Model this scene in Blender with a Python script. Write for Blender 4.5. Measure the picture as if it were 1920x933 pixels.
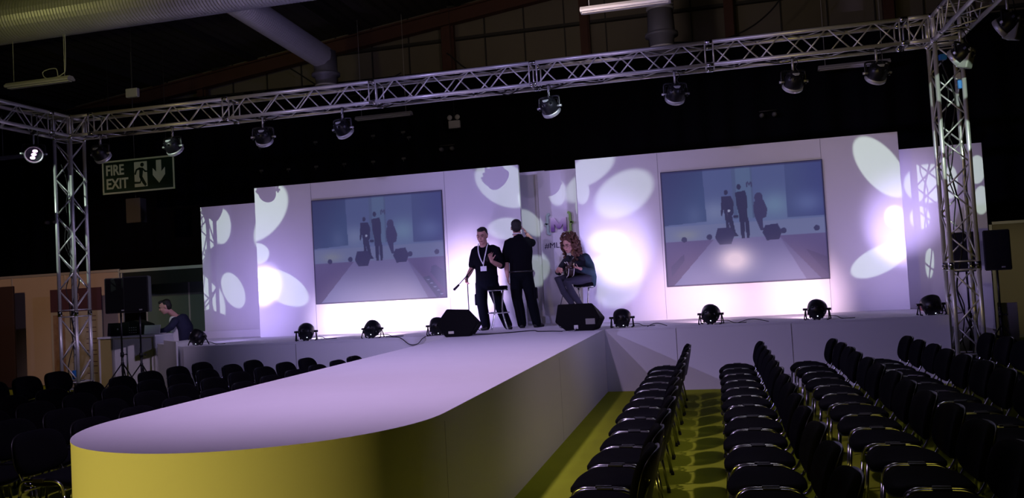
import bpy, bmesh, math, random
from mathutils import Vector, Matrix, Euler
random.seed(7)
PI = math.pi
for o in list(bpy.data.objects):
    bpy.data.objects.remove(o, do_unlink=True)
scn = bpy.context.scene
COL = scn.collection
def V(*a): return Vector(a)

# ---------------------------------------------------------------- camera
FPX = 1577.7
yaw, pitch, roll = math.radians(13.378), math.radians(2.331), math.radians(-3.182)
fw = V(-math.sin(yaw)*math.cos(pitch), math.cos(yaw)*math.cos(pitch), math.sin(pitch))
r0 = V(math.cos(yaw), math.sin(yaw), 0); u0 = r0.cross(fw)
rt = r0*math.cos(roll) + u0*math.sin(roll); up = -r0*math.sin(roll) + u0*math.cos(roll)
cd = bpy.data.cameras.new('camera'); cam = bpy.data.objects.new('camera', cd); COL.objects.link(cam)
cd.sensor_width = 36; cd.sensor_fit = 'HORIZONTAL'; cd.lens = FPX*36/1920; cd.clip_end = 200
m = Matrix((rt, up, -fw)).transposed().to_4x4(); m.translation = V(0, 0, 1.75)
cam.matrix_world = m; scn.camera = cam

# ---------------------------------------------------------------- world, exposure
w = bpy.data.worlds.new('world'); scn.world = w; w.use_nodes = True
w.node_tree.nodes['Background'].inputs[0].default_value = (0.5, 0.45, 0.42, 1)
w.node_tree.nodes['Background'].inputs[1].default_value = 0.004
vs = scn.view_settings; vs.view_transform = 'Standard'; vs.look = 'None'; vs.gamma = 1.0; vs.use_curve_mapping = False
vs.exposure = 0.0

# ---------------------------------------------------------------- lights of the hall and added fills
def spot(name, loc, target, power, color, size, blend=0.6, radius=0.08):
    l = bpy.data.lights.new(name, 'SPOT'); l.energy = power; l.color = color
    l.spot_size = math.radians(size); l.spot_blend = blend; l.shadow_soft_size = radius
    o = bpy.data.objects.new(name, l); COL.objects.link(o); o.location = loc
    o.rotation_euler = (Vector(target)-Vector(loc)).to_track_quat('-Z', 'Y').to_euler()
    return o
LILAC = (0.66, 0.50, 1.0)
# lilac washes on the lighting truss above the audience, then two added fills
spot('wash_light', (-11.2, 6.0, 5.6), (-1.2, 13.8, 1.2), 1500, (0.50, 0.42, 1.0), 64, 1.0, 0.06)
spot('wash_light', (-6.0, 4.0, 5.8), (-1.0, 13.8, 1.2), 720, (0.60, 0.47, 1.0), 62, 1.0, 0.06)
spot('wash_light', (3.1, 7.0, 5.0), (-7.0, 14.8, 1.9), 800, (0.48, 0.42, 1.0), 55, 1.0, 0.06)
spot('wash_light', (-3.0, 5.0, 6.4), (-2.9, 7.4, 0.9), 1150, (0.76, 0.54, 1.0), 84, 1.0, 0.15)
spot('wash_light', (0.2, 5.6, 6.6), (-3.0, 16.0, 2.6), 420, (0.62, 0.48, 1.0), 14, 1.0, 0.05)  # fill added to lift the recessed centre walls
spot('wash_light', (3.3, 9.0, 4.8), (-1.7, 9.0, 0.3), 230, (0.90, 0.70, 0.72), 50, 1.0, 0.15)  # fill added to brighten the runway's right skirt
# added fill high over the front truss, for glints on the right-hand chairs
spot('overhead_fill', (0.8, 12.4, 7.2), (1.4, 7.5, 0.4), 130, (0.90, 0.85, 1.0), 62, 1.0, 0.7)
# yellow floods: one low behind the camera at the runway nose, one over the right-hand carpet, two up at the truss
spot('yellow_flood', (-5.9, -2.2, 0.75), (-3.0, 4.0, 0.30), 1050, (1.0, 0.78, 0.12), 44, 1.0, 0.25)
spot('yellow_flood', (3.0, 3.0, 6.2), (0.2, 5.8, 0.0), 90, (1.0, 0.84, 0.10), 52, 1.0, 0.9)
spot('yellow_flood', (-9.0, 7.0, 4.2), (-8.5, 13.0, 5.3), 150, (1.0, 0.80, 0.30), 60, 1.0, 0.2)
spot('yellow_flood', (0.6, 7.0, 4.2), (2.2, 13.0, 5.3), 130, (1.0, 0.80, 0.30), 50, 1.0, 0.2)
spot('truss_light', (-3.5, 6.0, 4.0), (-3.5, 13.0, 5.1), 120, (0.82, 0.66, 0.85), 95, 1.0, 0.2)
# spots on the stands: a warm one at the left, the others added fills
spot('stand_light', (7.6, 13.0, 4.0), (6.2, 20.0, 1.4), 150, (1.0, 0.88, 0.58), 24, 1.0, 0.05)  # fill added so the far right door panel shows
spot('stand_light', (-14.0, 9.0, 5.0), (-15.0, 16.4, 2.3), 430, (1.0, 0.60, 0.40), 50, 0.8, 0.05)
spot('stand_light', (-13.2, 10.0, 4.8), (-11.2, 17.0, 1.9), 170, (0.55, 0.85, 0.60), 30, 0.6, 0.05)  # greenish fill added for the dark panels behind the desk
spot('stand_light', (-7.0, 8.0, 5.0), (-11.3, 14.6, 0.8), 620, (0.78, 0.60, 0.95), 34, 1.0, 0.05)  # lilac fill added to brighten the control desk
spot('duct_light', (-11.0, 9.0, 5.5), (-12.0, 14.0, 7.5), 190, (0.80, 0.76, 0.26), 60, 1.0, 0.1)
spot('duct_light', (-5.5, 12.0, 5.6), (-8.3, 15.0, 7.6), 110, (0.50, 0.42, 1.0), 70, 1.0, 0.1)
spot('wall_light', (-2.0, 12.0, 6.0), (-2.0, 21.0, 8.4), 200, (0.85, 0.66, 0.55), 110, 1.0, 0.3)
spot('batten_light', (-1.2, 11.0, 4.5), (-1.2, 14.0, 6.3), 36, (0.58, 0.46, 1.0), 40, 1.0, 0.1)

def gobo(name, loc, target, power, color, size, petals, soft=0.06):
    """a projector with a cut-out disc: petals given where they fall on the set, (y, centre, half axes)"""
    o = spot(name, loc, target, power, color, size, 0.05, 0.012)
    l = o.data; l.use_nodes = True; nt = l.node_tree; N = nt.nodes; K = nt.links
    em = next(n for n in N if n.type == 'EMISSION')
    M = o.rotation_euler.to_matrix().transposed(); L = Vector(loc)
    def uv(p):
        d = M @ (Vector(p)-L); return (d.x/-d.z, d.y/-d.z)
    tc = N.new('ShaderNodeTexCoord'); sx = N.new('ShaderNodeSeparateXYZ'); K.new(tc.outputs['Normal'], sx.inputs[0])
    def mt(op, a, b):
        n = N.new('ShaderNodeMath'); n.operation = op
        for i, s in enumerate((a, b)):
            if isinstance(s, (int, float)): n.inputs[i].default_value = s
            else: K.new(s, n.inputs[i])
        return n.outputs[0]
    zz = mt('ABSOLUTE', sx.outputs[2], 0)
    cu = mt('DIVIDE', sx.outputs[0], zz); cv = mt('DIVIDE', sx.outputs[1], zz)
    cx = N.new('ShaderNodeCombineXYZ'); K.new(cu, cx.inputs[0]); K.new(cv, cx.inputs[1]); cx.inputs[2].default_value = 1
    acc = None
    for Y, c, a, b in petals:
        c0 = uv((c[0], Y, c[1])); A = uv((c[0]+a[0], Y, c[1]+a[1])); B = uv((c[0]+b[0], Y, c[1]+b[1]))
        a_ = (A[0]-c0[0], A[1]-c0[1]); b_ = (B[0]-c0[0], B[1]-c0[1]); det = a_[0]*b_[1]-a_[1]*b_[0]
        rows = ((b_[1]/det, -b_[0]/det), (-a_[1]/det, a_[0]/det)); outs = []
        for r in rows:
            n = N.new('ShaderNodeVectorMath'); n.operation = 'DOT_PRODUCT'; K.new(cx.outputs[0], n.inputs[0])
            n.inputs[1].default_value = (r[0], r[1], -(r[0]*c0[0]+r[1]*c0[1])); outs.append(n.outputs['Value'])
        q = mt('ADD', mt('MULTIPLY', outs[0], outs[0]), mt('MULTIPLY', outs[1], outs[1]))
        mr = N.new('ShaderNodeMapRange'); mr.interpolation_type = 'SMOOTHSTEP'
        K.new(q, mr.inputs[0]); mr.inputs[1].default_value = 1-soft*2; mr.inputs[2].default_value = 1+soft*2
        mr.inputs[3].default_value = 1; mr.inputs[4].default_value = 0
        acc = mr.outputs[0] if acc is None else mt('MAXIMUM', acc, mr.outputs[0])
    K.new(acc, em.inputs['Strength'])
    return o
PET = [
('L',15.00,(-8.65,3.43),(0.50,0.49),(-0.36,0.30)),
('L',15.00,(-8.77,2.62),(0.29,-0.02),(-0.01,-0.21)),
('L',15.00,(-8.22,1.92),(0.53,-0.29),(0.13,0.26)),
('L',15.60,(-9.89,3.27),(-0.02,-0.37),(0.22,-0.02)),
('L',15.60,(-10.36,3.41),(-0.01,-0.31),(0.16,-0.01)),
('L',15.60,(-9.68,1.93),(0.20,-0.35),(-0.19,-0.14)),
('L',15.60,(-10.39,1.95),(-0.02,-0.33),(0.21,-0.01)),
('L',15.60,(-10.43,2.70),(-0.01,-0.19),(0.13,-0.01)),
('R',15.00,(-3.65,3.58),(0.38,-0.42),(-0.39,-0.17)),
('C',15.00,(-3.65,2.76),(0.35,-0.02),(-0.01,-0.20)),
('C',15.55,(-3.31,2.94),(0.24,-0.16),(0.01,0.21)),
('C',15.55,(-2.76,3.40),(-0.01,-0.24),(0.17,-0.01)),
('C',15.00,(-2.21,3.34),(-0.01,-0.24),(0.13,-0.01)),
('R',15.00,(-1.46,3.24),(0.49,0.26),(0.17,-0.33)),
('C',15.00,(-2.06,3.71),(0.45,0.23),(0.11,-0.22)),
('C',15.00,(-1.80,2.40),(0.36,-0.02),(-0.01,-0.21)),
('C',15.55,(-3.26,2.03),(-0.02,-0.30),(0.27,-0.02)),
('C',15.00,(-1.66,1.65),(0.43,0.07),(-0.03,-0.43)),
('C',15.00,(-1.73,1.96),(0.42,-0.04),(-0.01,-0.21)),
('R',15.00,(2.79,3.35),(0.34,-0.50),(-0.22,-0.19)),
('R',15.00,(2.96,2.50),(0.16,-0.01),(-0.01,-0.19)),
('R',15.60,(3.48,2.48),(0.16,-0.01),(-0.01,-0.20)),
('R',15.00,(2.67,1.79),(0.44,0.20),(0.09,-0.20)),
('R',15.60,(3.47,3.13),(-0.02,-0.28),(0.10,-0.01)),
('R',15.60,(4.00,3.05),(-0.02,-0.28),(0.11,-0.01)),
('R',15.60,(4.42,3.23),(-0.02,-0.24),(0.13,-0.01)),
('R',15.60,(4.45,2.71),(-0.02,-0.24),(0.12,-0.01)),
('R',15.60,(3.58,1.72),(-0.02,-0.28),(0.07,-0.00)),
]
GW = (0.78, 1.0, 0.84)
def pick(k, f): return [p[1:] for p in PET if p[0] in k and f(p)]
gobo('gobo_projector', (-11.4, 4, 7), (-8.6, 15.0, 2.8), 3200, GW, 22, pick('L', lambda p: p[1] < 15.3))
gobo('gobo_projector', (-14.5, 4, 6.5), (-10.0, 15.6, 2.8), 3200, GW, 16, pick('L', lambda p: p[1] > 15.3)+[(12.83, (-11.28, 4.0), (.32, 0), (0, .30)), (12.83, (-11.28, 2.75), (.30, 0), (0, .42))])
gobo('gobo_projector', (3.8, 4, 7.5), (-3.4, 15.0, 3.4), 3200, GW, 20, pick('R', lambda p: p[2][0] < -2))
gobo('gobo_projector', (2.5, 4, 4.7), (3.3, 15.2, 2.6), 2600, GW, 30, pick('R', lambda p: p[2][0] > 0)+[(12.83, (3.38, 4.15), (.30, 0), (0, .22)), (12.83, (3.38, 3.45), (.30, 0), (0, .25))])
gobo('gobo_projector', (-0.4, 4, 7.3), (-2.2, 15.2, 2.7), 2100, (0.80, 0.98, 0.92), 36, pick('RC', lambda p: -2 < p[2][0] < 0 or p[0] == 'C'), 0.14)

# ---------------------------------------------------------------- materials
MATS = {}
def mat(name, color, rough=0.6, metal=0.0, noise=0.0, nscale=8.0, bump=0.0, bscale=60.0, emit=None, spec=0.5, color2=None, coat=0.0):
    if name in MATS: return MATS[name]
    mm = bpy.data.materials.new(name); mm.use_nodes = True; nt = mm.node_tree; N = nt.nodes; K = nt.links
    b = N['Principled BSDF']; b.inputs['Base Color'].default_value = (*color, 1)
    b.inputs['Roughness'].default_value = rough; b.inputs['Metallic'].default_value = metal
    b.inputs['Specular IOR Level'].default_value = spec; b.inputs['Coat Weight'].default_value = coat
    tc = N.new('ShaderNodeTexCoord')
    nz = N.new('ShaderNodeTexNoise'); nz.inputs['Scale'].default_value = nscale; nz.inputs['Detail'].default_value = 4
    K.new(tc.outputs['Object'], nz.inputs['Vector'])
    mx = N.new('ShaderNodeMix'); mx.data_type = 'RGBA'
    c2 = color2 if color2 else tuple(c*(1-noise) for c in color)
    mx.inputs[6].default_value = (*color, 1); mx.inputs[7].default_value = (*c2, 1)
    K.new(nz.outputs['Fac'], mx.inputs[0]); K.new(mx.outputs[2], b.inputs['Base Color'])
    if bump:
        n2 = N.new('ShaderNodeTexNoise'); n2.inputs['Scale'].default_value = bscale; K.new(tc.outputs['Object'], n2.inputs['Vector'])
        bp = N.new('ShaderNodeBump'); bp.inputs['Strength'].default_value = bump; bp.inputs['Distance'].default_value = 0.01
        K.new(n2.outputs['Fac'], bp.inputs['Height']); K.new(bp.outputs[0], b.inputs['Normal'])
    if emit:
        b.inputs['Emission Color'].default_value = (*emit[0], 1); b.inputs['Emission Strength'].default_value = emit[1]
    MATS[name] = mm; return mm
WHITE = mat('white_flat_paint', (0.80, 0.79, 0.80), 0.7, noise=0.03, nscale=3)
DECK = mat('white_deck_carpet', (0.74, 0.73, 0.76), 0.85, noise=0.06, nscale=2.5, bump=0.15, bscale=200)
FASC = mat('white_fascia', (0.74, 0.73, 0.75), 0.75, noise=0.05, nscale=1.5)
CARPET = mat('lime_green_carpet', (0.33, 0.40, 0.02), 0.95, noise=0.25, nscale=2.0, bump=0.3, bscale=300, spec=0.1)
HALLFL = mat('dark_hall_floor', (0.10, 0.09, 0.07), 0.8, noise=0.3, nscale=1.0)
DRAPE = mat('black_drape', (0.006, 0.006, 0.010), 0.95, noise=0.3, nscale=0.6, spec=0.05)
CLAD = mat('beige_cladding', (0.17, 0.15, 0.11), 0.7, noise=0.25, nscale=0.7)
STEEL = mat('red_brown_steel', (0.085, 0.030, 0.018), 0.7, noise=0.3, nscale=3)
GIRT = mat('dark_steel', (0.03, 0.028, 0.025), 0.6, noise=0.3)
ROOF = mat('dark_roof_sheet', (0.035, 0.030, 0.026), 0.7, noise=0.3, nscale=1)
ALU = mat('truss_aluminium', (0.70, 0.69, 0.68), 0.38, metal=0.55, noise=0.12, nscale=6)
CHROME = mat('chrome', (0.75, 0.75, 0.77), 0.16, metal=1.0, noise=0.05)
GALV = mat('galvanised_duct', (0.42, 0.42, 0.42), 0.42, metal=0.35, noise=0.2, nscale=4)
BLK = mat('black_plastic', (0.006, 0.006, 0.008), 0.5, noise=0.2, spec=0.3)
BLKM = mat('black_metal', (0.007, 0.007, 0.010), 0.36, noise=0.2, spec=0.35)
FAB = mat('black_seat_fabric', (0.004, 0.004, 0.006), 0.95, noise=0.3, nscale=40, bump=0.3, bscale=400, spec=0.06)
SHELL = mat('black_seat_shell', (0.004, 0.004, 0.005), 0.42, noise=0.1, spec=0.35)
GRIL = mat('speaker_grille', (0.002, 0.002, 0.003), 0.8, noise=0.4, nscale=200, bump=0.5, bscale=500, spec=0.15)
RUB = mat('black_rubber', (0.01, 0.01, 0.01), 0.8)
PALE = mat('pale_fixture_enamel', (0.45, 0.44, 0.43), 0.5, noise=0.05)

# ---------------------------------------------------------------- mesh helpers
class MB:
    def __init__(s): s.bm = bmesh.new()
    def box(s, c, size, rot=None, bevel=0.0, mi=0):
        r = bmesh.ops.create_cube(s.bm, size=1.0); vs_ = r['verts']
        M = Matrix.Translation(Vector(c)) @ (rot.to_4x4() if rot else Matrix.Identity(4)) @ Matrix.Diagonal((*size, 1))
        bmesh.ops.transform(s.bm, matrix=M, verts=vs_)
        fs = set(f for v in vs_ for f in v.link_faces)
        if bevel:
            es = list(set(e for v in vs_ for e in v.link_edges))
            rr = bmesh.ops.bevel(s.bm, geom=es, offset=bevel, segments=2, affect='EDGES', profile=0.5)
            fs = set(rr['faces']) | set(f for f in fs if f.is_valid)
        for f in fs: f.material_index = mi
        return s
    def tube(s, pts, rad, seg=10, ref=None, mi=0, closed=False):
        pts = [Vector(p) for p in pts]; n = len(pts)
        if not isinstance(rad, (list, tuple)): rad = [rad]*n
        rad = [(r, r) if not isinstance(r, (list, tuple)) else r for r in rad]
        rings = []; nv = None
        for i, p in enumerate(pts):
            if closed: t = pts[(i+1) % n]-pts[i-1]
            elif i == 0: t = pts[1]-p
            elif i == n-1: t = p-pts[i-1]
            else: t = (pts[i+1]-p).normalized()+(p-pts[i-1]).normalized()
            t = t.normalized() if t.length > 1e-9 else V(0, 0, 1)
            base = Vector(ref) if ref is not None else (nv if nv is not None else (V(1, 0, 0) if abs(t.x) < 0.8 else V(0, 1, 0)))
            a = base - t*base.dot(t)
            if a.length < 1e-6: a = t.orthogonal()
            a.normalize(); b = t.cross(a); nv = a
            rings.append([s.bm.verts.new(p+a*rad[i][0]*math.cos(2*PI*k/seg)+b*rad[i][1]*math.sin(2*PI*k/seg)) for k in range(seg)])
        for i in range(n if closed else n-1):
            A, B = rings[i], rings[(i+1) % n]
            for k in range(seg):
                f = s.bm.faces.new((A[k], A[(k+1) % seg], B[(k+1) % seg], B[k])); f.material_index = mi; f.smooth = True
        if not closed:
            f = s.bm.faces.new(rings[0][::-1]); f.material_index = mi
            f = s.bm.faces.new(rings[-1]); f.material_index = mi
        return s
    def lathe(s, prof, M=None, seg=24, mi=0):
        M = M or Matrix.Identity(4); rings = []
        for r, z in prof:
            if r < 1e-6: rings.append([s.bm.verts.new(M @ V(0, 0, z))])
            else: rings.append([s.bm.verts.new(M @ V(r*math.cos(2*PI*k/seg), r*math.sin(2*PI*k/seg), z)) for k in range(seg)])
        for A, B in zip(rings, rings[1:]):
            for k in range(seg):
                q = [A[k % len(A)], A[(k+1) % len(A)], B[(k+1) % len(B)], B[k % len(B)]]
                u = []
                for v in q:
                    if v not in u: u.append(v)
                if len(u) > 2:
                    f = s.bm.faces.new(u); f.material_index = mi; f.smooth = True
        for R, rev in ((rings[0], True), (rings[-1], False)):
            if len(R) > 2:
                f = s.bm.faces.new(R[::-1] if rev else R); f.material_index = mi
        return s
    def ell(s, c, r, rot=None, mi=0, sub=(16, 10)):
        q = bmesh.ops.create_uvsphere(s.bm, u_segments=sub[0], v_segments=sub[1], radius=1.0)
        M = Matrix.Translation(Vector(c)) @ (rot.to_4x4() if rot else Matrix.Identity(4)) @ Matrix.Diagonal((*r, 1))
        bmesh.ops.transform(s.bm, matrix=M, verts=q['verts'])
        for f in set(f for v in q['verts'] for f in v.link_faces): f.smooth = True; f.material_index = mi
        return s
    def prism(s, poly, y0, y1, M=None, mi=0):
        """poly in x,z extruded along y"""
        M = M or Matrix.Identity(4)
        A = [s.bm.verts.new(M @ V(x, y0, z)) for x, z in poly]; B = [s.bm.verts.new(M @ V(x, y1, z)) for x, z in poly]
        n = len(poly)
        fs = [s.bm.faces.new(A), s.bm.faces.new(B[::-1])]
        for k in range(n): fs.append(s.bm.faces.new((A[k], B[k], B[(k+1) % n], A[(k+1) % n])))
        for f in fs: f.material_index = mi
        return s
    def slab(s, w, d, t, M=None, e=3.2, seg=36, fn=None, mi=0, taper=0.0):
        """rounded pad: superellipse outline w x d, thickness t, in xy; fn bends it"""
        M = M or Matrix.Identity(4); rings = []
        for sc, z in ((0.0, -.5), (.6, -.5), (.93, -.46), (1, -.2), (1, .15), (.95, .40), (.8, .5), (.45, .54), (0, .55)):
            if sc == 0: pts = [(0, 0)]
            else:
                pts = []
                for k in range(seg):
                    a = 2*PI*k/seg; c, q = math.cos(a), math.sin(a)
                    x = math.copysign(abs(c)**(2/e), c)*w/2*sc; y = math.copysign(abs(q)**(2/e), q)*d/2*sc
                    x *= 1+taper*(y/(d/2)); pts.append((x, y))
            R = []
            for x, y in pts:
                p = V(x, y, z*t)
                if fn: p = fn(p)
                R.append(s.bm.verts.new(M @ p))
            rings.append(R)
        for A, B in zip(rings, rings[1:]):
            for k in range(seg):
                u = []
                for v in (A[k % len(A)], A[(k+1) % len(A)], B[(k+1) % len(B)], B[k % len(B)]):
                    if v not in u: u.append(v)
                f = s.bm.faces.new(u); f.smooth = True; f.material_index = mi
        return s
    def build(s, name, m_, parent=None, loc=None, sharp=False):
        bmesh.ops.recalc_face_normals(s.bm, faces=s.bm.faces)
        me = bpy.data.meshes.new(name); s.bm.to_mesh(me); s.bm.free()
        for q in (m_ if isinstance(m_, (list, tuple)) else [m_]): me.materials.append(q)
        o = bpy.data.objects.new(name, me); COL.objects.link(o)
        if parent: o.parent = parent
        if loc is not None: o.location = loc
        return o
def tag(o, label=None, cat=None, group=None, kind=None):
    if label: o['label'] = label
    if cat: o['category'] = cat
    if group: o['group'] = group
    if kind: o['kind'] = kind
    return o
def thing(name, label, cat, loc=(0, 0, 0), rz=0, group=None):
    o = bpy.data.objects.new(name, None); COL.objects.link(o); o.location = loc; o.rotation_euler = (0, 0, rz)
    o.empty_display_size = 0.1
    return tag(o, label, cat, group)
def struct(o): o['kind'] = 'structure'; return o
def dup(root, loc, rz=None, label=None, group=None):
    """a copy of a thing with copies of its parts and sub-parts"""
    r = root.copy(); COL.objects.link(r); r.location = loc
    if rz is not None: r.rotation_euler = (0, 0, rz)
    if label: r['label'] = label
    if group: r['group'] = group
    for ch in list(root.children):
        c = ch.copy(); COL.objects.link(c); c.parent = r
        for g in ch.children:
            d = g.copy(); COL.objects.link(d); d.parent = c
    return r
def sagline(a, b, sag, n=14):
    a, b = Vector(a), Vector(b)
    return [a.lerp(b, i/n) - V(0, 0, sag*4*(i/n)*(1-i/n)) for i in range(n+1)]
def smoothpath(P, n=8):
    P = [Vector(p) for p in P]; Q = [P[0]*2-P[1]]+P+[P[-1]*2-P[-2]]; out = []
    for i in range(1, len(Q)-2):
        for k in range(n):
            t = k/n; a, b, c, d = Q[i-1], Q[i], Q[i+1], Q[i+2]
            out.append(0.5*((2*b)+(c-a)*t+(2*a-5*b+4*c-d)*t*t+(3*b-a-3*c+d)*t**3))
    out.append(P[-1]); return out
ORD_ = ['first', 'second', 'third', 'fourth', 'fifth', 'sixth', 'seventh', 'eighth', 'ninth', 'tenth', 'eleventh', 'twelfth', 'thirteenth', 'fourteenth']
ORD = ORD_
D = 0.962      # height of stage and runway

# ================================================================ THE HALL
b = MB(); b.box((-6, 9, -0.05), (42, 30, 0.1)); struct(b.build('floor', CARPET))
def roofz(x): return 7.6 + 0.122*(x+18.55)
# back wall cladding (gable) with vertical joints, girts and columns
b = MB(); b.prism([(-27, 0), (12, 0), (12, roofz(12)), (-27, roofz(-27))], 21.0, 21.2); wb = struct(b.build('wall_back', CLAD))
b = MB()
x = -26.4
while x < 11.8:
    b.box((x, 20.985, roofz(x)/2+3.4), (0.035, 0.03, roofz(x)-6.8)); x += 1.05
for q in range(5):
    zz = 7.35+0.85*q
    xa = max(-26.9, (zz-7.6)/0.122-18.55+0.3)
    b.box(((xa+11.9)/2, 20.93, zz), (11.9-xa, 0.14, 0.07))
struct(b.build('trim_1', GIRT))
b = MB()
for x in (-19.6, -13.57, -6.34, -2.75, 0.75, 4.3, 8.0):
    wdt = 0.34 if x in (-6.34,) else 0.24
    b.box((x, 20.78, roofz(x)/2), (wdt, 0.16, roofz(x)-0.3)); b.box((x, 20.62, roofz(x)/2), (wdt*.75, 0.03, roofz(x)-0.3))
struct(b.build('trim_2', STEEL))
# roof: corrugated sheet, purlins, rafters
b = MB()
for k in range(130):
    xa = -27+k*0.3
    for dx, dz in ((0, 0), (0.15, 0.05)):
        p = [(xa+dx, roofz(xa+dx)+dz), (xa+dx+0.15, roofz(xa+dx+0.15)+0.05-dz), (xa+dx+0.15, roofz(xa)+0.3), (xa+dx, roofz(xa)+0.3)]
        b.prism(p, -6, 21.2)
struct(b.build('ceiling', ROOF))
b = MB()
for x in (-24, -21, -18, -15, -12, -9, -6, -3, 0, 3, 6, 9):
    b.box((x, 7.5, roofz(x)-0.10), (0.07, 27, 0.18))
struct(b.build('trim_3', GIRT))
b = MB(); ang = math.atan(0.122)
for y in (20.6, 14.9, 8.5, 2.0):
    for dz, hh, ww in ((-0.42, 0.34, 0.05), (-0.25, 0.04, 0.22), (-0.59, 0.04, 0.22)):
        b.box((-7.5, y, roofz(-7.5)+dz), (39.2, ww, hh), Matrix.Rotation(-ang, 3, 'Y'))
struct(b.build('trim_4', STEEL))
b = MB(); b.box((-27, 7.5, 5), (0.2, 27.2, 10.5)); struct(b.build('wall_left', CLAD))
b = MB(); b.box((12.1, 7.5, 5.8), (0.2, 27.2, 11.8)); struct(b.build('wall_right', DRAPE))
b = MB(); b.box((-7.5, -6, 5.8), (39, 0.2, 11.8)); struct(b.build('wall_front', CLAD))
# black drape hung in folds along the back
b = MB(); N_ = 900; vs1 = []; vs2 = []
for i in range(N_+1):
    x = -26.6+38.4*i/N_; y = 20.35+0.05*math.sin(x*9+1.3*math.sin(x*1.7)); ztop = 7.27-0.012*(x+10)
    vs1.append(b.bm.verts.new((x, y, 0.02))); vs2.append(b.bm.verts.new((x, y, ztop)))
for i in range(N_):
    f = b.bm.faces.new((vs1[i], vs1[i+1], vs2[i+1], vs2[i])); f.smooth = True
dr = b.build('drape', DRAPE); md = dr.modifiers.new('thickness', 'SOLIDIFY'); md.thickness = 0.01
tag(dr, 'long black drape hanging in folds across the back of the hall', 'curtain')
b = MB(); b.tube([(-26.6, 20.35, 7.46), (11.8, 20.35, 7.02)], 0.03); b_ = b.build('track', GIRT, dr)
tabs = [(462,263),(585,251),(710,238),(773,232),(785,243),(468,310),(528,306),(588,300),(650,294),(712,289),(776,282),(469,359)]
# small grey ties pinned on the drape
TIE = mat('grey_tie', (0.10, 0.10, 0.085), 0.8)
tie_pts = [(-11.6,5.76),(-9.99,5.75),(-8.36,5.76),(-7.53,5.78),(-7.38,5.63),(-11.6,5.13),(-10.8,5.10),(-10.0,5.10),(-9.2,5.10),(-8.39,5.09),(-7.55,5.10),(-11.65,4.48)]
t0 = None
for i, (x, z) in enumerate(tie_pts):
    b = MB(); b.box((0, 0, 0), (0.11, 0.03, 0.055), bevel=0.008); b.tube([(0, -0.015, -0.02), (0.005, -0.03, -0.08)], 0.008, 6)
    o = b.build('drape_tie', TIE, loc=(x, 20.295, z))
    tag(o, 'small grey tie on the black drape, '+('upper' if z > 5.5 else 'lower')+' line, '+ORD[i if z > 5.5 else i-5]+' from the left' if z > 4.6 else 'small grey tie on the drape just above the far left set wall', 'tie', 'grey ties on the drape')

# ================================================================ STAGE, RUNWAY, SET WALLS
b = MB()
# stage deck outline (plan), front edge y=13.03
stage = [(-9.11, 13.03), (3.19, 13.03), (3.19, 16.6), (-10.6, 16.6), (-10.6, 14.35)]
def plan(bm_, poly, z0, z1, mi=0, top_mi=None, caps=True):
    A = [bm_.verts.new((x, y, z0)) for x, y in poly]; B = [bm_.verts.new((x, y, z1)) for x, y in poly]; n = len(poly)
    if caps:
        f = bm_.faces.new(B); f.material_index = mi if top_mi is None else top_mi
        f = bm_.faces.new(A[::-1]); f.material_index = mi
    for k in range(n):
        f = bm_.faces.new((A[k], A[(k+1) % n], B[(k+1) % n], B[k])); f.material_index = mi
st = thing('stage', 'long white stage with flat white front fascia below the two screens', 'stage')
b = MB(); plan(b.bm, stage, D-0.03, D); b.build('deck', DECK, st)
b = MB(); plan(b.bm, [(x*(1 if i not in (1, 2) else .9995), y+0.004) for i, (x, y) in enumerate(stage)], 0.0, D-0.03)
# fascia joints
b.build('fascia', FASC, st)
for x in (-6.95, -0.62, 1.05):
    b = MB(); b.box((x, 13.03, D/2), (0.006, 0.006, D-0.06)); b.build('fascia_joint', mat('joint_grey', (0.35, 0.34, 0.36), 0.8), st)
b = MB(); b.box((3.155, 14.05, D+0.05), (0.02, 1.0, 0.10)); tag(b.build('edge_board', mat('raw_red_edge', (0.45, 0.14, 0.12), 0.7)), 'low reddish raw board on the stage floor beside the rightmost floor lamp', 'board')
rw = thing('runway', 'white catwalk with a rounded nose running from the stage to the foreground', 'runway')
cx_, rr_ = -2.89, 1.19; yc = 5.07
poly = [(-1.70, 13.026)] ; poly = [(cx_-rr_, 13.026)]
for k in range(41):
    a = PI + PI*k/40; poly.append((cx_+rr_*math.cos(a), yc+rr_*math.sin(a)))
poly.append((cx_+rr_, 13.026))
b = MB(); plan(b.bm, poly, D-0.012, D+0.001)
b.build('walking_surface', DECK, rw)
inner = [(cx_+(x-cx_)*0.9985, y+(0.0015 if y < yc else 0)) for x, y in poly]
b = MB(); plan(b.bm, inner, 0.0, D-0.012, caps=False); sk = b.build('side_skirt', FASC, rw)
for f in sk.data.polygons: f.use_smooth = f.center.y < yc
for x, y in ((-1.703, 9.1), (-1.703, 5.07)): b = MB(); b.box((x, y, D/2-.02), (0.004, 0.006, D-0.06)); b.build('skirt_joint', MATS['joint_grey'], rw)

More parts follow.
